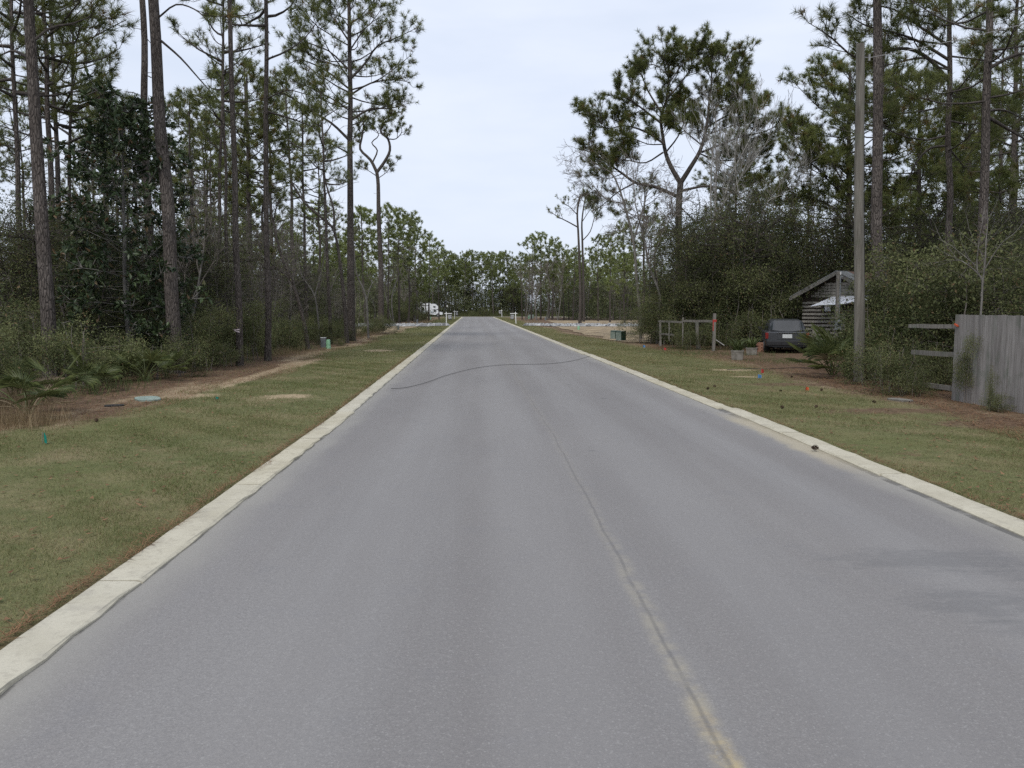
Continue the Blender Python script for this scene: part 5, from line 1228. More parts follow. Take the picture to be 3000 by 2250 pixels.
# ---- old post and rail on the right, mid distance
pf = thing('post_and_rail_fence', (9.6, 34.4, 0), "old broken post-and-rail fence in front of the dark thicket", 'fence')
o0 = Vector((9.6, 34.4, 0))
def post_at(px, py0, py1, w_, lean=0):
    b = gnd(px, py1); t = at(px + lean, py0, b.y)
    return board_between('post', (b - o0).to_tuple(), (t - o0).to_tuple(), w_, w_, 'rail_wood', pf), b
post_at(2090, 918, 1029, 0.115, 4); post_at(2044, 938, 1024, 0.125, -3); post_at(1935, 938, 1014, 0.10, -1)
def along_y(px, py, d): return at(px, py, d) - o0
board_between('rail', along_y(2002, 940, 36.6), along_y(2090, 941, 34.25), 0.10, 0.05, 'rail_wood', pf)
board_between('rail', along_y(1930, 941, 39.3), along_y(2001, 944, 36.7), 0.085, 0.045, 'rail_wood', pf)
board_between('rail', along_y(1934, 977, 39.2), along_y(1974, 982, 37.6), 0.08, 0.045, 'rail_wood', pf)
board_between('stake', along_y(1960, 1000, 37.9), along_y(1960, 945, 37.9), 0.045, 0.045, 'rail_wood', pf)
board_between('post', along_y(2000, 1012, 36.65), along_y(2001, 930, 36.65), 0.05, 0.05, 'rail_wood', pf)
b = at(2093.5, 940, 34.2); g = Geo(); g.box((-0.075, -0.075, -0.05), (0.075, 0.06, 0.05), Matrix.Translation(b), 0.012); g.box((-0.09, -0.08, -0.42), (-0.055, -0.07, -0.05), Matrix.Translation(b))
tag(link('ribbon', g.mesh('ribbon'), 'flag_red'), "red marker tape on the tall end post of the old fence", 'ribbon')
g = slim(gnd(2163, 1010), at(2174, 919, gnd(2163, 1010).y + 0.2), 0.03, 6)
tag(link('stick', g.mesh('stick', True), 'pale_bark'), "pale leaning pole standing between the old fence and the car", 'pole')
g = slim(at(2098, 996, 33.5), at(2122, 1012, 33), 0.02, 5)
tag(link('fallen_stick', g.mesh('stick', True), 'pale_bark'), "pale fallen branch beside the tall end post", 'branch')

# ---- planters, plants in them, brick pile
def planter(px, py, w_, h, label, plant_label, seed):
    p = gnd(px, py); o = thing('planter', p, label, 'planter', 'concrete planters', -0.35)
    g = Geo(); V = []; prof = [(w_ * 0.45, 0), (w_ * 0.5, h * 0.85), (w_ * 0.53, h * 0.86), (w_ * 0.53, h), (w_ * 0.45, h), (w_ * 0.43, h - 0.06)]
    for a, z in prof: V += [(-a, -a, z), (a, -a, z), (a, a, z), (-a, a, z)]
    g.add(V, [(i * 4 + j, i * 4 + (j + 1) % 4, i * 4 + 4 + (j + 1) % 4, i * 4 + 4 + j) for i in range(5) for j in range(4)])
    link('tub', g.mesh('tub'), 'concrete', o)
    g = Geo(); a = w_ * 0.43; g.add([(-a, -a, h - 0.05), (a, -a, h - 0.05), (a, a, h - 0.05), (-a, a, h - 0.05)], [(0, 1, 2, 3)]); link('soil', g.mesh('soil'), 'litter', o)
    pl = thing('strap_leaf_plant', p + Z * (h - 0.05), plant_label, 'plant', None, 0)
    r = random.Random(seed); g = Geo()
    for k in range(70):
        az = r.random() * 6.28; L = r.uniform(0.5, 0.95); pts = []; q = Vector((r.uniform(-.12, .12), r.uniform(-.12, .12), 0)); d = Vector((math.cos(az) * 0.5, math.sin(az) * 0.5, 1)).normalized()
        V = []
        for i in range(5):
            s = d.cross(Z); s = s.normalized() if s.length > 1e-3 else Vector((1, 0, 0)); ww = 0.022 * (1 - i / 4.2)
            V += [tuple(q + s * ww), tuple(q - s * ww)]; q = q + d * L / 4; d = (d - Z * 0.42).normalized()
        g.add(V, [(i * 2, i * 2 + 1, i * 2 + 3, i * 2 + 2) for i in range(4)], np.tile(np.array([[r.random(), 0.2]], np.float32), (10, 1)))
    link('leaves', g.mesh('strap_leaves', False, True), 'weed', pl)
planter(2160, 1055, 0.42, 0.36, "nearer square concrete planter left of the car", "strap-leaved plant spilling from the nearer planter", 1)
planter(2202, 1040, 0.42, 0.30, "farther square concrete planter next to the brick pile", "strap-leaved plant in the farther planter", 2)
bp = gnd(2231, 1030); bpile = thing('brick_pile', bp, "pile of old red bricks against the left side of the car", 'brick pile')
gb_ = Geo(); gb_.box((-0.1, -0.05, 0), (0.1, 0.05, 0.063), None, 0.006); bmesh_ = gb_.mesh('brick'); r = random.Random(8)
for row in range(6):
    for c in range(2):
        for dp in range(2):
            o = link('brick', bmesh_, 'brick', bpile, (-0.11 + c * 0.215 + (row % 2) * 0.05 + r.uniform(-.012, .012), dp * 0.115 + r.uniform(-.01, .01), row * 0.066), r.uniform(-.08, .08))

# ---- car (old estate) seen from behind
cp = gnd(2305, 1036); car = thing('parked_car', cp + Vector((0, 0, 0)), "old dull grey estate car parked under the trees, seen from behind", 'car', None, R(-15))
W = 0.86
def body_section(y, pts): return [(x, y, z) for x, z in pts] + [(-x, y, z) for x, z in reversed(pts)]
def loft(secs, cap=True):
    g = Geo(); n = len(secs[0]); V = [v for s in secs for v in s]
    F = [(i * n + j, i * n + (j + 1) % n, (i + 1) * n + (j + 1) % n, (i + 1) * n + j) for i in range(len(secs) - 1) for j in range(n)]
    g.add(V, F)
    if cap:
        for s in (secs[0], secs[-1]):
            c = np.mean(np.array(s), 0); g.add(list(s) + [tuple(c)], [(i, (i + 1) % n, n) for i in range(n)])
    return g
lowp = lambda k, z: [(0.55 * k, 0.26), (0.80 * k, 0.30), (0.86 * k, 0.52), (0.845 * k, z - 0.06), (0.78 * k, z)]
g = loft([body_section(0.0, lowp(0.93, 0.86)), body_section(0.06, lowp(0.985, 0.90)), body_section(0.5, lowp(1.0, 0.93)), body_section(2.9, lowp(1.0, 0.93)), body_section(3.4, lowp(1.0, 0.90)), body_section(4.3, lowp(0.97, 0.80)), body_section(4.65, lowp(0.86, 0.66))])
link('body', g.mesh('car_body', False), 'car_paint', car)
cab = lambda k, z0, z1: [(0.60 * k, z0), (0.775 * k, z0), (0.70 * k, (z0 + z1) / 2 + 0.1), (0.61 * k, z1 - 0.05), (0.50 * k, z1)]
g = loft([body_section(0.08, cab(1, 0.84, 0.93)), body_section(0.42, cab(0.97, 0.84, 1.36)), body_section(0.7, cab(1, 0.84, 1.40)), body_section(2.2, cab(1, 0.84, 1.41)), body_section(2.6, cab(0.98, 0.84, 1.36)), body_section(3.35, cab(0.96, 0.80, 0.90))])
link('cabin', g.mesh('car_cabin', False), 'car_paint', car)
g = Geo()                                              # rear window lies on the sloping tailgate
zs = ((0.125, 0.915, 0.72), (0.42, 1.31, 0.575)); V = []
for (y, z, x) in zs: V += [(-x, y - 0.022, z), (x, y - 0.022, z)]
g.add(V, [(0, 1, 3, 2)]); V2 = [(a, b + 0.02, c) for a, b, c in V]; g.add(V + V2, [(0, 1, 5, 4), (1, 3, 7, 5), (3, 2, 6, 7), (2, 0, 4, 6)])
link('rear_window', g.mesh('rear_window'), 'glass', car)
for s in (-1, 1):
    g = Geo(); g.add([(s * 0.772, 0.55, 0.93), (s * 0.772, 2.95, 0.93), (s * 0.665, 2.45, 1.31), (s * 0.665, 0.72, 1.31)], [(0, 1, 2, 3)]); link('side_window', g.mesh('side_window'), 'glass', car)
    g = Geo(); g.box((s * 0.80 - 0.065, -0.012, 0.62), (s * 0.80 + 0.055, 0.06, 0.86), None, 0.01); link('tail_light', g.mesh('tail_light'), 'tail_light', car)
    g = Geo(); g.box((s * 0.92 - 0.10, 2.72, 0.93), (s * 0.92 + 0.10, 2.82, 1.05), None, 0.02); link('mirror', g.mesh('mirror'), 'car_trim', car)
    for y in (0.95, 3.65):
        g = Geo(); g.tube([Vector((s * 0.66, y, 0.31)), Vector((s * 0.69, y, 0.31)), Vector((s * 0.83, y, 0.31)), Vector((s * 0.86, y, 0.31))], [0.27, 0.31, 0.31, 0.27], 18)
        wh = link('wheel', g.mesh('wheel'), 'rubber', car)
        g = Geo(); g.tube([Vector((s * 0.80, y, 0.31)), Vector((s * 0.866, y, 0.31))], [0.19, 0.17], 14); link('rim', g.mesh('rim'), 'steel', wh)
g = Geo(); g.box((-0.82, -0.10, 0.36), (0.82, 0.05, 0.53), None, 0.03); link('bumper', g.mesh('bumper'), 'car_trim', car)
g = Geo(); g.box((-0.40, -0.014, 0.60), (0.40, 0.03, 0.84), None, 0.01); link('tailgate_panel', g.mesh('tailgate_panel'), 'car_paint', car)
g = Geo(); g.box((-0.19, -0.03, 0.64), (0.19, -0.016, 0.80), None, 0.006); link('number_plate', g.mesh('number_plate'), 'plate', car)
g = Geo(); g.box((-0.40, -0.03, 0.845), (0.40, 0.02, 0.87)); link('chrome_strip', g.mesh('chrome_strip'), 'chrome', car)
g = Geo(); g.tube([Vector((0.35, -0.05, 0.24)), Vector((0.35, 0.4, 0.24))], [0.025, 0.025], 8); link('exhaust', g.mesh('exhaust'), 'steel', car)

# ---- shed behind the utility pole
hp = at2(1732, 664, 37.6); hp.z = 0
shed = thing('wooden_shed', hp, "small weathered wooden shed with a low gable roof behind the utility pole", 'shed', None, R(-52))
SW, SD, EH, RH = 3.7, 4.8, 2.65, 3.5
g = Geo(); g.prism([(0, 0), (SW, 0), (SW, EH), (SW * 0.5, RH - 0.1), (0, EH)], 0.06, SD, 'y'); link('wall', g.mesh('shed_wall'), 'shed_dark', shed)
for side, name_m in ((-1, 'roof_metal'), (1, 'roof_rust')):
    x_e = -0.35 if side < 0 else SW + 0.35; x_r = SW * 0.5; z_e = EH - 0.26
    for k in range(5):
        y0 = -0.45 + k * 1.06; g = Geo(); nn = 13; V = []
        for i in range(nn):
            y = y0 + 1.08 * i / (nn - 1); dz = 0.012 * math.sin(i * math.pi * 2 / 3) + 0.008 * (k % 2)
            V += [(x_r + (0.02 if side < 0 else -0.02), y, RH + 0.02 + dz), (x_e, y, z_e + 0.02 + dz), (x_e, y, z_e - 0.02 + dz), (x_r, y, RH - 0.03 + dz)]
        g.add(V, [(i * 4 + j, i * 4 + 4 + j, i * 4 + 4 + (j + 1) % 4, i * 4 + (j + 1) % 4) for i in range(nn - 1) for j in range(4)] + [(0, 1, 2, 3)])
        link('roof_sheet', g.mesh('roof_sheet'), 'roof_rust' if (side > 0 and k > 0) else 'roof_metal', shed)
for s in (0, 1):
    a = (SW * 0.5, -0.47, RH - 0.12); b = (-0.35 if s == 0 else SW + 0.35, -0.47, EH - 0.38)
    board_between('barge_board', a, b, 0.13, 0.03, 'rail_wood', shed)
for i in range(11):                                     # lattice wall of boards with dark gaps
    z = 0.42 + i * 0.17
    if i < 8: board_between('slat', (0.02, 0.02, z), (2.15, 0.02, z + 0.004 * (i % 3)), 0.095, 0.025, 'shed_slat', shed)
    else: board_between('slat', (0.02, 0.02, z), (0.95, 0.02, z), 0.095, 0.025, 'shed_slat', shed)
for x in (0.0, 2.2): board_between('corner_post', (x, -0.03, 0), (x, -0.03, 2.4), 0.09, 0.09, 'rail_wood', shed)
for i in range(5): board_between('gable_board', (0.45 + i * 0.16, 0.02, 2.42 + i * 0.13), (SW - 0.45 - i * 0.16, 0.02, 2.42 + i * 0.13), 0.115, 0.02, 'shed_slat', shed)
wf = Geo(); wf.box((1.05, 0.0, 1.72), (1.75, 0.05, 2.22)); wo = link('window', wf.mesh('window'), 'glass', shed)
g = Geo(); g.box((1.14, -0.012, 1.74), (1.42, -0.002, 2.2)); link('curtain', g.mesh('curtain'), 'tarp', wo)
g = Geo(); xs = np.linspace(0, 1, 6); V = []
for t in xs: V += [(0.9 + 2.6 * t, -0.85, 1.95 + 0.22 * t + 0.03 * math.sin(t * 9)), (1.5 + 2.0 * t, -0.06, 2.38 + 0.05 * t)]
g.add(V, [(2 * i, 2 * i + 2, 2 * i + 3, 2 * i + 1) for i in range(5)]); V2 = [(a, b, c - 0.015) for a, b, c in V]; g.add(V2, [(2 * i, 2 * i + 1, 2 * i + 3, 2 * i + 2) for i in range(5)])
link('awning', g.mesh('awning'), 'tarp', shed)['label'] = 'sagging white awning'
g = Geo(); g.tube([Vector((2.55, 2.4, RH - 0.5)), Vector((2.55, 2.4, RH + 0.28))], [0.17, 0.17], 12); vt = link('roof_vent', g.mesh('roof_vent', True), 'steel', shed)
g = Geo(); g.tube([Vector((2.55, 2.4, RH + 0.30)), Vector((2.5, 2.33, RH + 0.40)), Vector((2.47, 2.28, RH + 0.44))], [0.06, 0.34, 0.31], 16); link('cap', g.mesh('cap', True), 'roof_metal', vt)
mp = at2(1808, 664, 33.5); mp.z = 0
mast = thing('meter_mast', mp, "slim electric meter mast with a grey meter box in front of the shed", 'electric mast')
g = Geo(); g.box((-0.05, -0.05, -0.05), (0.05, 0.05, at(2452, 795, 33.5).z)); link('post', g.mesh('post'), 'rail_wood', mast)
g = Geo(); zt = at(2456, 812, 33.5).z; g.tube([Vector((0.085, -0.05, 1.3)), Vector((0.085, -0.05, zt)), Vector((0.12, -0.05, zt + 0.06)), Vector((0.17, -0.05, zt + 0.03))], 0.025, 8); link('conduit', g.mesh('conduit', True), 'box_grey', mast)
g = Geo(); g.box((-0.10, -0.17, 1.0), (0.18, -0.052, 1.38), None, 0.015); mb = link('meter_box', g.mesh('meter_box'), 'box_grey', mast)
g = Geo(); g.tube([Vector((0.04, -0.17, 1.24)), Vector((0.04, -0.23, 1.24))], [0.075, 0.07], 14); link('meter', g.mesh('meter', True), 'glass', mb)
g = Geo(); g.tube([Vector((0.1, 0, zt + 0.1)), Vector((0.1, 0, zt + 0.22))], [0.03, 0.03], 8); link('insulator', g.mesh('insulator', True), 'white_paint', mast)
wb = at2(1755, 664, 34.5); wb.z = 0; g = Geo(); g.prism([(0, 0.0), (0.75, 0.0), (0.75, 0.55), (0.72, 0.93), (0.08, 0.98), (0, 0.6)], 0, 0.03, 'y')
o = link('leaning_panel', g.mesh('leaning_panel'), 'concrete', None, wb, R(-5)); o.rotation_euler.x = -0.15
tag(o, "pale grey panel leaning against the shed wall beside the car", 'panel')

# ---- utility boxes
def ped(px, py, h, w_, m, label, name='utility_pedestal', cat='utility pedestal', group=None, dome=True, cap=None):
    p = gnd(px, py); o = thing(name, p, label, cat, group, random.Random(px).uniform(-0.3, 0.3)); g = Geo()
    if dome:
        g.tube([Vector((0, 0, -0.05)), Vector((0, 0, h * 0.22)), Vector((0, 0, h * 0.22)), Vector((0, 0, h * 0.25)), Vector((0, 0, h * 0.93)), Vector((0, 0, h))], np.array([0.56, 0.56, 0.5, 0.5, 0.44, 0.30]) * w_, 14)
        link('cover', g.mesh('cover', True), m, o)
        g = Geo(); g.tube([Vector((0, 0, h * 0.15)), Vector((0, 0, h * 0.19))], [w_ * 0.59, w_ * 0.59], 14); link('collar', g.mesh('collar', True), m, o)
    else:
        g.box((-w_ / 2, -w_ * 0.35, -0.05), (w_ / 2, w_ * 0.35, h), None, 0.012); link('cabinet', g.mesh('cabinet'), m, o)
        g = Geo(); g.box((-w_ * 0.54, -w_ * 0.39, h + 0.001), (w_ * 0.54, w_ * 0.39, h + 0.022), None, 0.008); link('cap', g.mesh('cap'), cap or m, o)
        g = Geo(); g.box((-w_ * 0.42, -w_ * 0.37, h * 0.3), (w_ * 0.42, -w_ * 0.352, h * 0.92)); link('door', g.mesh('door'), m, o)
    return o
ped(947.5, 1018, 0.46, 0.22, 'box_grey', "grey utility box with a pale cap beside the mint green pedestal", 'utility_box', 'utility box', None, False, 'white_paint')
ped(962, 1021, 0.42, 0.21, 'mint', "mint green pedestal beside the grey utility box at the left wood edge")
ped(1167, 967, 0.38, 0.17, 'box_grey', "dark grey square post on the lawn in front of the left gravel drive", 'marker_post', 'utility post', None, False)
ped(1222.5, 948, 0.5, 0.2, 'box_grey', "grey square post behind the left gravel drive", 'marker_post', 'utility post', None, False)
ped(1261.5, 936, 0.45, 0.24, 'mint', "pale green pedestal on the left lawn before the motorhome")
ped(1281, 927, 0.6, 0.26, 'mint', "pale green pedestal in front of the dark box at the motorhome's nose")
ped(1695, 967, 0.36, 0.22, 'mint', "mint green pedestal on the sandy lot by the right gravel drive")
ped(1598, 939, 0.5, 0.2, 'box_grey', "grey post at the edge of the lot beyond the right gravel drive", 'marker_post', 'utility post', None, False)
ped(1549, 935, 0.55, 0.24, 'mint', "pale pedestal in front of the far dark green transformer")
ped(1520, 925, 0.6, 0.26, 'mint', "pale pedestal just behind the nearer sign on the right")
def transformer(p, w_, d_, h, rz, label, name='transformer_box'):
    o = thing(name, p, label, 'transformer', 'transformer boxes', rz); g = Geo()
    g.prism([(-d_ / 2, -0.05), (d_ / 2, -0.05), (d_ / 2, h), (-d_ * 0.40, h), (-d_ / 2, h - 0.05)], -w_ / 2, w_ / 2); link('tank', g.mesh('tank'), 'box_green', o)
    g = Geo(); g.box((-w_ / 2 + 0.01, -d_ / 2 - 0.012, 0.02), (w_ / 2 - 0.01, -d_ / 2 - 0.001, h - 0.06)); link('door', g.mesh('door'), 'box_front', o)
    g = Geo(); g.box((-w_ / 2 - 0.012, -d_ / 2 + 0.05, h + 0.001), (w_ / 2 + 0.012, d_ / 2 + 0.012, h + 0.02), None, 0.006); link('lid', g.mesh('lid'), 'box_front', o)
    g = Geo(); g.box((-w_ / 2 - 0.08, -d_ / 2 - 0.08, 0.0), (w_ / 2 + 0.08, d_ / 2 + 0.08, 0.05)); link('pad', g.mesh('pad'), 'concrete', o)
    return o
transformer(gnd(1819, 999), 0.42, 0.40, 0.56, R(-52), "nearer dark green transformer box with a faded front, by the right thicket")
transformer(gnd(1802, 994), 0.42, 0.40, 0.52, R(-52), "second transformer box, tucked behind the nearer one by the thicket")
transformer(gnd(1556, 933), 1.1, 0.9, 0.75, R(-10), "far dark green transformer box near the right-hand signs")
transformer(gnd(1283.5, 925), 0.9, 0.8, 0.65, R(10), "dark green transformer box at the motorhome's nose")

# ---- flags, covers, cones, cable
def pin_flag(px, py, h, m, label, seed, fw=0.10, fh=0.10):
    p = gnd(px, py); r = random.Random(seed); o = thing('pin_flag', p, label, 'marker flag', 'survey marker flags', r.uniform(-0.5, 0.5))
    g = Geo(); g.tube([Vector((0, 0, -0.05)), Vector((0.01, 0, h))], [0.0035, 0.0035], 5); link('wire', g.mesh('flag_wire'), 'steel', o)
    g = Geo(); V = []
    for i in range(5):
        t = i / 4; V += [(0.01 + fw * t, 0.02 * math.sin(t * 4 + seed), h - fh * 0.05 - 0.25 * fh * t), (0.01 + fw * t, 0.02 * math.sin(t * 4 + seed + 0.6), h - fh * (1.05 - 0.1 * t) - 0.12 * fh * t)]
    V2 = [(a, b + 0.002, c) for a, b, c in V]
    g.add(V, [(2 * i, 2 * i + 2, 2 * i + 3, 2 * i + 1) for i in range(4)]); g.add(V2, [(2 * i, 2 * i + 1, 2 * i + 3, 2 * i + 2) for i in range(4)])
    link('flag', g.mesh('flag'), m, o); return o
pin_flag(125, 1302, 0.17, 'flag_green', "teal green marker flag in the grass at the far left", 1, 0.085, 0.14)
pin_flag(631, 1172, 0.07, 'flag_green', "tiny green marker flag by the sandy patch on the left lawn", 2, 0.06, 0.05)
pin_flag(2228, 1112, 0.29, 'flag_red', "red marker flag standing just behind a blue one on the right lawn", 3, 0.07, 0.11)
pin_flag(2219, 1114, 0.165, 'flag_blue', "blue marker flag just in front of the red one on the right lawn", 4, 0.09, 0.10)
pin_flag(2358, 1146, 0.11, 'flag_orange', "orange-red marker flag low in the straw left of the utility pole", 5, 0.085, 0.09)
pin_flag(1883, 1023, 0.20, 'flag_blue', "blue marker flag beside the transformer boxes", 6, 0.11, 0.11)
pin_flag(1944, 1031, 0.20, 'flag_red', "red marker flag at the foot of the farthest old fence post", 7, 0.10, 0.11)
pin_flag(2790, 1155, 0.30, 'flag_orange', "faded orange marker flag at the corner where rails meet the board fence", 8, 0.08, 0.10)
pin_flag(2795, 1155, 0.13, 'white_paint', "white marker flag at the corner where rails meet the board fence", 9, 0.09, 0.11)

def cover(px0, px1, py0, py1, m, label, rot=0.15, ring=True):
    a = gnd((px0 + px1) / 2, (py0 + py1) / 2); w_ = (gnd(px1, (py0 + py1) / 2) - gnd(px0, (py0 + py1) / 2)).length; d_ = max(0.2, gnd(1500, py0).y - gnd(1500, py1).y)
    o = thing('ground_plate', a, label, 'utility cover', None, rot); g = Geo(); n = 24
    for (k, z0, z1) in ((0.5, -0.02, 0.030),):
        g.add([(w_ * k * math.copysign(abs(math.cos(t)) ** 0.7, math.cos(t)), d_ * k * math.copysign(abs(math.sin(t)) ** 0.7, math.sin(t)), z) for z in (z0, z1) for t in np.arange(n) * 2 * math.pi / n], [(i, (i + 1) % n, n + (i + 1) % n, n + i) for i in range(n)])
    link('frame', g.mesh('frame'), m, o); g = Geo()
    g.add([(w_ * 0.49 * math.copysign(abs(math.cos(t)) ** 0.7, math.cos(t)), d_ * 0.49 * math.copysign(abs(math.sin(t)) ** 0.7, math.sin(t)), 0.034) for t in np.arange(n) * 2 * math.pi / n] + [(0, 0, 0.042)], [(i, (i + 1) % n, n) for i in range(n)]); link('lid', g.mesh('lid'), m, o)
    return o
cover(398, 467, 1164, 1178, 'lid_green', "flat pale green utility cover in the straw at the left wood edge", 0.5)
cover(308, 362, 1189, 1194, 'lid_dark', "flat dark cover lying left of the pale green one", 0.3)
cover(2612, 2662, 1170, 1179, 'concrete', "flat grey cover in the straw near the board fence", 0.2)

def make_cone():
    g = Geo(); r = random.Random(4)
    for k in range(34):
        f = k / 34; a = k * 2.4; rad = 0.036 * math.sin(math.pi * (0.15 + 0.8 * f)); z = 0.09 * f
        c = Vector((math.cos(a) * rad * 0.5, math.sin(a) * rad * 0.5, z)); t = Vector((math.cos(a) * rad * 1.25, math.sin(a) * rad * 1.25, z + 0.018)); s = Vector((-math.sin(a), math.cos(a), 0)) * 0.011
        g.add([tuple(c + s), tuple(c - s), tuple(t - s * 0.7), tuple(t + s * 0.7), tuple(t + Z * 0.006), tuple(c + Z * 0.006)], [(0, 1, 2, 3), (0, 3, 4, 5), (1, 5, 4, 2)])
    return g.mesh('pinecone')
cm = make_cone(); r = random.Random(12)
for i, (a, b) in enumerate([(2298, 1198), (2387, 1198), (2567, 1183), (2098, 1135), (2069, 1143), (2291, 1148), (2403, 1148), (2317, 1107), (280, 1240), (1020, 1015)]):
    p = gnd(a, b); p.z = 0.03; o = link('pinecone', cm, 'cone', None, p); o.rotation_euler = (1.5 + r.uniform(-.4, .4), r.uniform(-.4, .4), r.random() * 6); o.scale = (0.75,) * 3
    tag(o, "small dark pinecone lying in the grass", 'pinecone', 'pinecones on the verges')
p = gnd(2376, 1322); p.z = 0.05; o = link('pinecone', cm, 'cone', None, p); o.rotation_euler = (1.5, 0.3, 1.0); o.scale = (0.9,) * 3
tag(o, "brown pinecone lying against the right kerb on the sand", 'pinecone', 'pinecones on the verges')

pts = [(845, 841), (870, 838), (900, 832), (930, 823), (960, 812), (1000, 801), (1040, 793), (1090, 788), (1140, 787), (1190, 785.5), (1230, 780.5), (1258, 774), (1275, 769)]
P = [gnd(a * 1.35624, b * 1.35624, 0.022) for a, b in pts]; P[0].z = 0.04; P[-1].z = 0.04
g = Geo(); g.tube(catmull(P, 5), 0.0055, 6)
tag(link('cable', g.mesh('cable', True), 'cable'), "thin black cable lying in a loose curve across the road", 'cable')
g = Geo(); g.tube(catmull([gnd(a, b, 0.03) for a, b in ((2130, 1083), (2200, 1080), (2250, 1081), (2330, 1077), (2400, 1079))], 4), 0.009, 5)
tag(link('cable', g.mesh('cable', True), 'cable'), "dark cable lying in the grass of the driveway behind the red flag", 'cable')

# ---- signs
def sale_sign(px, py, h, arm_l, side, label, rz, lean=0.0):
    """white post with an arm that carries a dark hanging panel with rows of white lettering"""
    p = gnd(px, py); o = thing('yard_sign', p, label, 'sign', 'hanging signs by the road', rz); o.rotation_euler.y = lean
    g = Geo(); g.box((-0.05, -0.05, -0.1), (0.05, 0.05, h), None, 0.008); g.add([(-0.05, -0.05, h), (0.05, -0.05, h), (0.05, 0.05, h), (-0.05, 0.05, h), (0, 0, h + 0.07)], [(0, 1, 4), (1, 2, 4), (2, 3, 4), (3, 0, 4)]); link('post', g.mesh('sign_post'), 'white_paint', o)
    za = h - 0.14; x0, x1 = (-0.22, arm_l) if side > 0 else (-arm_l, 0.22)
    g = Geo(); g.box((x0, -0.052, za - 0.045), (-0.051, 0.04, za + 0.045)); g.box((0.051, -0.052, za - 0.045), (x1, 0.04, za + 0.045)); link('arm', g.mesh('sign_arm'), 'white_paint', o)
    c = side * (arm_l * 0.5 + 0.08); pw = arm_l * 0.72
    for k in (-1, 1):
        g = slim((c + k * pw * 0.4, -0.01, za - 0.045), (c + k * pw * 0.4, -0.01, za - 0.12), 0.006); link('hook', g.mesh('hook'), 'steel', o)
    g = Geo(); g.box((c - pw / 2, -0.02, za - 0.72), (c + pw / 2, 0.0, za - 0.12)); pn = link('panel', g.mesh('sign_panel'), 'sign_dark', o)
    g = Geo(); r = random.Random(px)
    for row, (zz, hh) in enumerate(((0.20, 0.055), (0.31, 0.055), (0.44, 0.06), (0.56, 0.045))):
        x = c - pw * 0.42
        while x < c + pw * 0.38:
            ww = pw * r.uniform(0.10, 0.26); g.box((x, -0.024, za - zz - hh), (min(x + ww, c + pw * 0.43), -0.0205, za - zz)); x += ww + pw * 0.05
    link('lettering', g.mesh('lettering'), 'white_paint', pn); return o
sale_sign(1307.7, 950, 1.42, 0.66, 1, "white post with a dark hanging sign, nearer one on the left lawn", R(4))
sale_sign(1331.5, 935, 1.50, 0.62, 1, "white post with a dark hanging sign, farther one on the left lawn", R(-4), 0.03)
sale_sign(1511.8, 948.5, 1.42, 0.66, -1, "white post with a dark hanging sign, nearer one on the right lawn", R(-6), -0.05)
sale_sign(1470.5, 929, 1.58, 0.62, -1, "white post with a dark hanging sign, farther one on the right lawn", R(-10), -0.05)
lp = Vector((at(1304.6, 900, 178).x, 178, 0))
lamp = thing('street_lamp', lp, "dark post lamp with a small pale lantern near the motorhome", 'street lamp')
g = Geo(); g.tube([Vector((0, 0, -0.1)), Vector((0, 0, 0.5)), Vector((0, 0, 0.55)), Vector((0, 0, 3.0))], [0.13, 0.11, 0.07, 0.06], 8); link('post', g.mesh('lamp_post', True), 'car_trim', lamp)
g = Geo(); g.tube([Vector((0, 0, 2.6)), Vector((0.3, 0, 2.75)), Vector((0.42, 0, 2.6))], 0.03, 6); link('bracket', g.mesh('bracket', True), 'car_trim', lamp)
g = Geo(); g.tube([Vector((0.42, 0, 2.2)), Vector((0.42, 0, 2.3)), Vector((0.42, 0, 2.58))], [0.10, 0.17, 0.17], 8); link('lantern', g.mesh('lantern', True), 'white_paint', lamp)
g = Geo(); g.tube([Vector((0, 0, 3.0)), Vector((0, 0, 3.1)), Vector((0, 0, 3.4)), Vector((0, 0, 3.55))], [0.08, 0.2, 0.24, 0.03], 8); link('lamp_head', g.mesh('lamp_head', True), 'car_trim', lamp)

# ---- motorhome
mp_ = Vector((at(1296, 900, 187).x, 187, 0))
rv_ = thing('motorhome', mp_, "white motorhome with an over-cab bunk parked at the end of the left lawn", 'motorhome')
g = Geo(); W2 = 2.25
g.prism([(-7.0, 0.55), (-2.15, 0.55), (-2.15, 1.72), (-0.95, 1.75), (-0.80, 1.95), (-0.85, 2.25), (-1.7, 2.95), (-7.0, 2.98)], 0, W2, 'y'); link('body', g.mesh('rv_body'), 'rv_white', rv_)
g = Geo(); g.prism([(-2.149, 0.5), (-0.05, 0.5), (0.0, 0.75), (-0.05, 1.05), (-0.75, 1.18), (-1.25, 1.70), (-2.149, 1.70)], 0.12, W2 - 0.12, 'y'); link('cab', g.mesh('rv_cab'), 'rv_white', rv_)
g = Geo(); g.prism([(-1.95, 1.25), (-1.25, 1.25), (-1.45, 1.55), (-1.95, 1.55)], 0.10, 0.119, 'y'); link('cab_window', g.mesh('cab_window'), 'glass', rv_)
g = Geo(); g.add([(-0.80, 0.25, 1.2), (-0.80, W2 - 0.25, 1.2), (-1.22, W2 - 0.3, 1.68), (-1.22, 0.3, 1.68)], [(0, 1, 2, 3)]); link('windscreen', g.mesh('windscreen'), 'glass', rv_)
def rv_win(x0, x1, z0, z1):
    g = Geo(); g.box((x0, -0.03, z0), (x1, -0.001, z1), None, 0.005); fr = link('window', g.mesh('window'), 'car_trim', rv_)
    g = Geo(); g.box((x0 + 0.05, -0.04, z0 + 0.05), (x1 - 0.05, -0.031, z1 - 0.05)); link('pane', g.mesh('pane'), 'glass', fr)
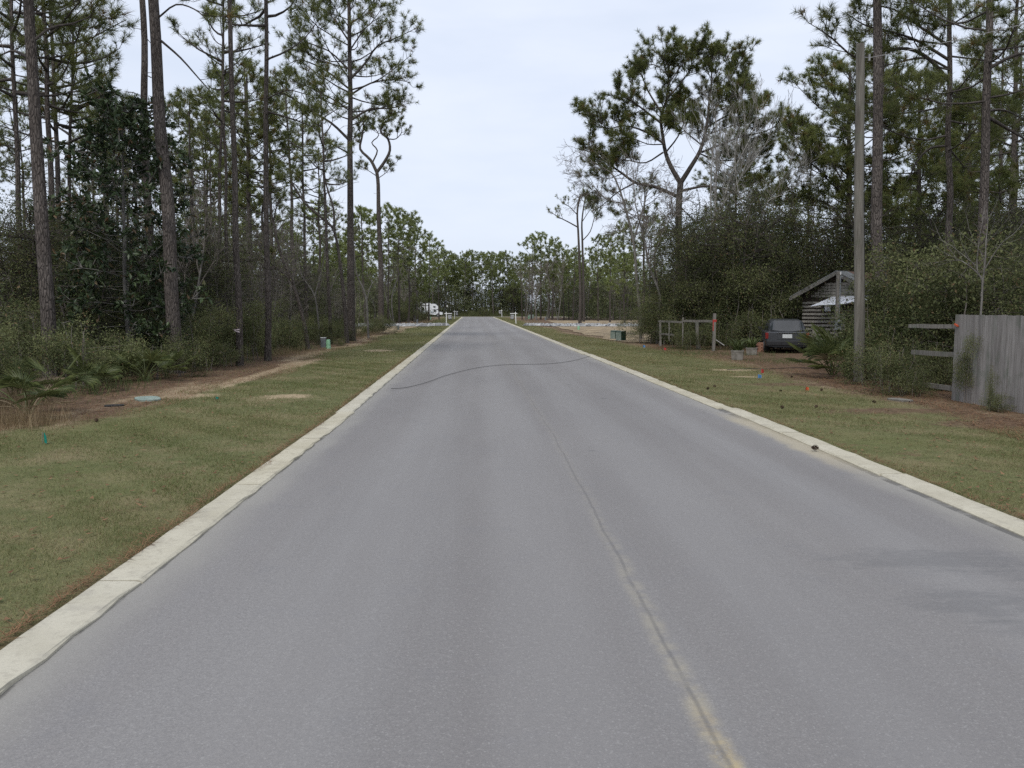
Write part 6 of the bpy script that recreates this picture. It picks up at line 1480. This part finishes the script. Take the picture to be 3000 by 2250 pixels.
rv_win(-2.0, -1.55, 2.1, 2.42); rv_win(-4.55, -4.1, 1.45, 2.1); rv_win(-6.6, -5.5, 1.5, 2.1)
g = Geo(); g.box((-3.35, -0.02, 0.6), (-2.7, -0.001, 2.5)); dr = link('door', g.mesh('door'), 'rv_white', rv_)
g = Geo(); g.box((-3.2, -0.03, 1.5), (-2.85, -0.021, 2.25)); link('pane', g.mesh('pane'), 'glass', dr)
g = Geo(); g.box((-7.0, -0.012, 1.02), (-3.4, -0.001, 1.2)); g.box((-2.65, -0.012, 1.02), (-2.2, -0.001, 1.2)); link('stripe', g.mesh('stripe'), 'rv_stripe', rv_)
g = Geo(); g.box((-3.4, 0.7, 2.98), (-2.6, 1.5, 3.2), None, 0.06); link('roof_unit', g.mesh('roof_unit'), 'white_paint', rv_)
g = Geo(); g.box((-6.8, -0.22, 2.72), (-2.9, -0.013, 2.90), None, 0.03); link('awning_roll', g.mesh('awning_roll'), 'white_paint', rv_)
for x in (-5.4, -1.0):
    g = Geo(); g.tube([Vector((x, 0.02, 0.4)), Vector((x, 0.28, 0.4))], [0.4, 0.4], 16); wh = link('wheel', g.mesh('wheel'), 'rubber', rv_)
    g = Geo(); g.tube([Vector((x, -0.005, 0.4)), Vector((x, 0.05, 0.4))], [0.22, 0.22], 12); link('rim', g.mesh('rim'), 'steel', wh)
    g = Geo(); g.tube([Vector((x, W2 - 0.28, 0.4)), Vector((x, W2 - 0.02, 0.4))], [0.4, 0.4], 16); link('wheel', g.mesh('wheel'), 'rubber', rv_)
g = Geo(); g.box((-0.06, 0.15, 0.42), (0.1, W2 - 0.15, 0.62), None, 0.02); link('bumper', g.mesh('bumper'), 'chrome', rv_)
g = Geo(); g.box((0.0, 0.28, 0.75), (0.03, 0.55, 0.92)); link('headlight', g.mesh('headlight'), 'white_paint', rv_)
g = Geo(); g.box((0.0, W2 - 0.55, 0.75), (0.03, W2 - 0.28, 0.92)); link('headlight', g.mesh('headlight'), 'white_paint', rv_)
g = Geo(); g.box((-1.75, -0.15, 1.15), (-1.6, 0.08, 1.45), None, 0.02); link('mirror', g.mesh('mirror'), 'car_trim', rv_)
tx = at(1222, 900, 194); tx.y = 194; tx.z = 0
tr_ = thing('travel_trailer', tx, "second pale camper half hidden behind the bush left of the motorhome", 'camper')
g = Geo(); g.prism([(-3.0, 0.6), (2.6, 0.6), (2.9, 1.0), (2.75, 2.9), (2.5, 3.15), (-2.8, 3.15), (-3.0, 2.9)], 0, 2.3, 'y'); link('body', g.mesh('trailer_body'), 'rv_white', tr_)
g = Geo(); g.box((-1.2, -0.03, 1.5), (0.2, -0.001, 2.2), None, 0.005); link('window', g.mesh('window'), 'glass', tr_)
g = Geo(); g.box((0.2, 0.7, 3.15), (1.1, 1.5, 3.4), None, 0.05); link('roof_unit', g.mesh('roof_unit'), 'white_paint', tr_)
for x in (-0.4, 0.5):
    g = Geo(); g.tube([Vector((x, 0.0, 0.38)), Vector((x, 0.25, 0.38))], [0.38, 0.38], 14); link('wheel', g.mesh('wheel'), 'rubber', tr_)

# ---- where look and neighbours do not single a plant out, say its place among its like
byl = {}
for o in bpy.data.objects:
    if o.parent is None and o.get('category') in ('tree', 'shrub'): byl.setdefault(o['label'], []).append(o)
ORD = ('leftmost', 'second from left', 'third from left', 'fourth from left', 'fifth from left', 'sixth from left', 'seventh from left', 'eighth from left')
NUM = {2: 'two', 3: 'three', 4: 'four', 5: 'five', 6: 'six', 7: 'seven', 8: 'eight'}
for l, os_ in byl.items():
    if 2 <= len(os_) <= 8:
        os_.sort(key=lambda o: o.location.x / o.location.y)
        for i, o in enumerate(os_):
            t = ', %s of %s' % ('rightmost' if i == len(os_) - 1 else ORD[i], NUM[len(os_)])
            if len((l + t).split()) <= 16: o['label'] = l + t
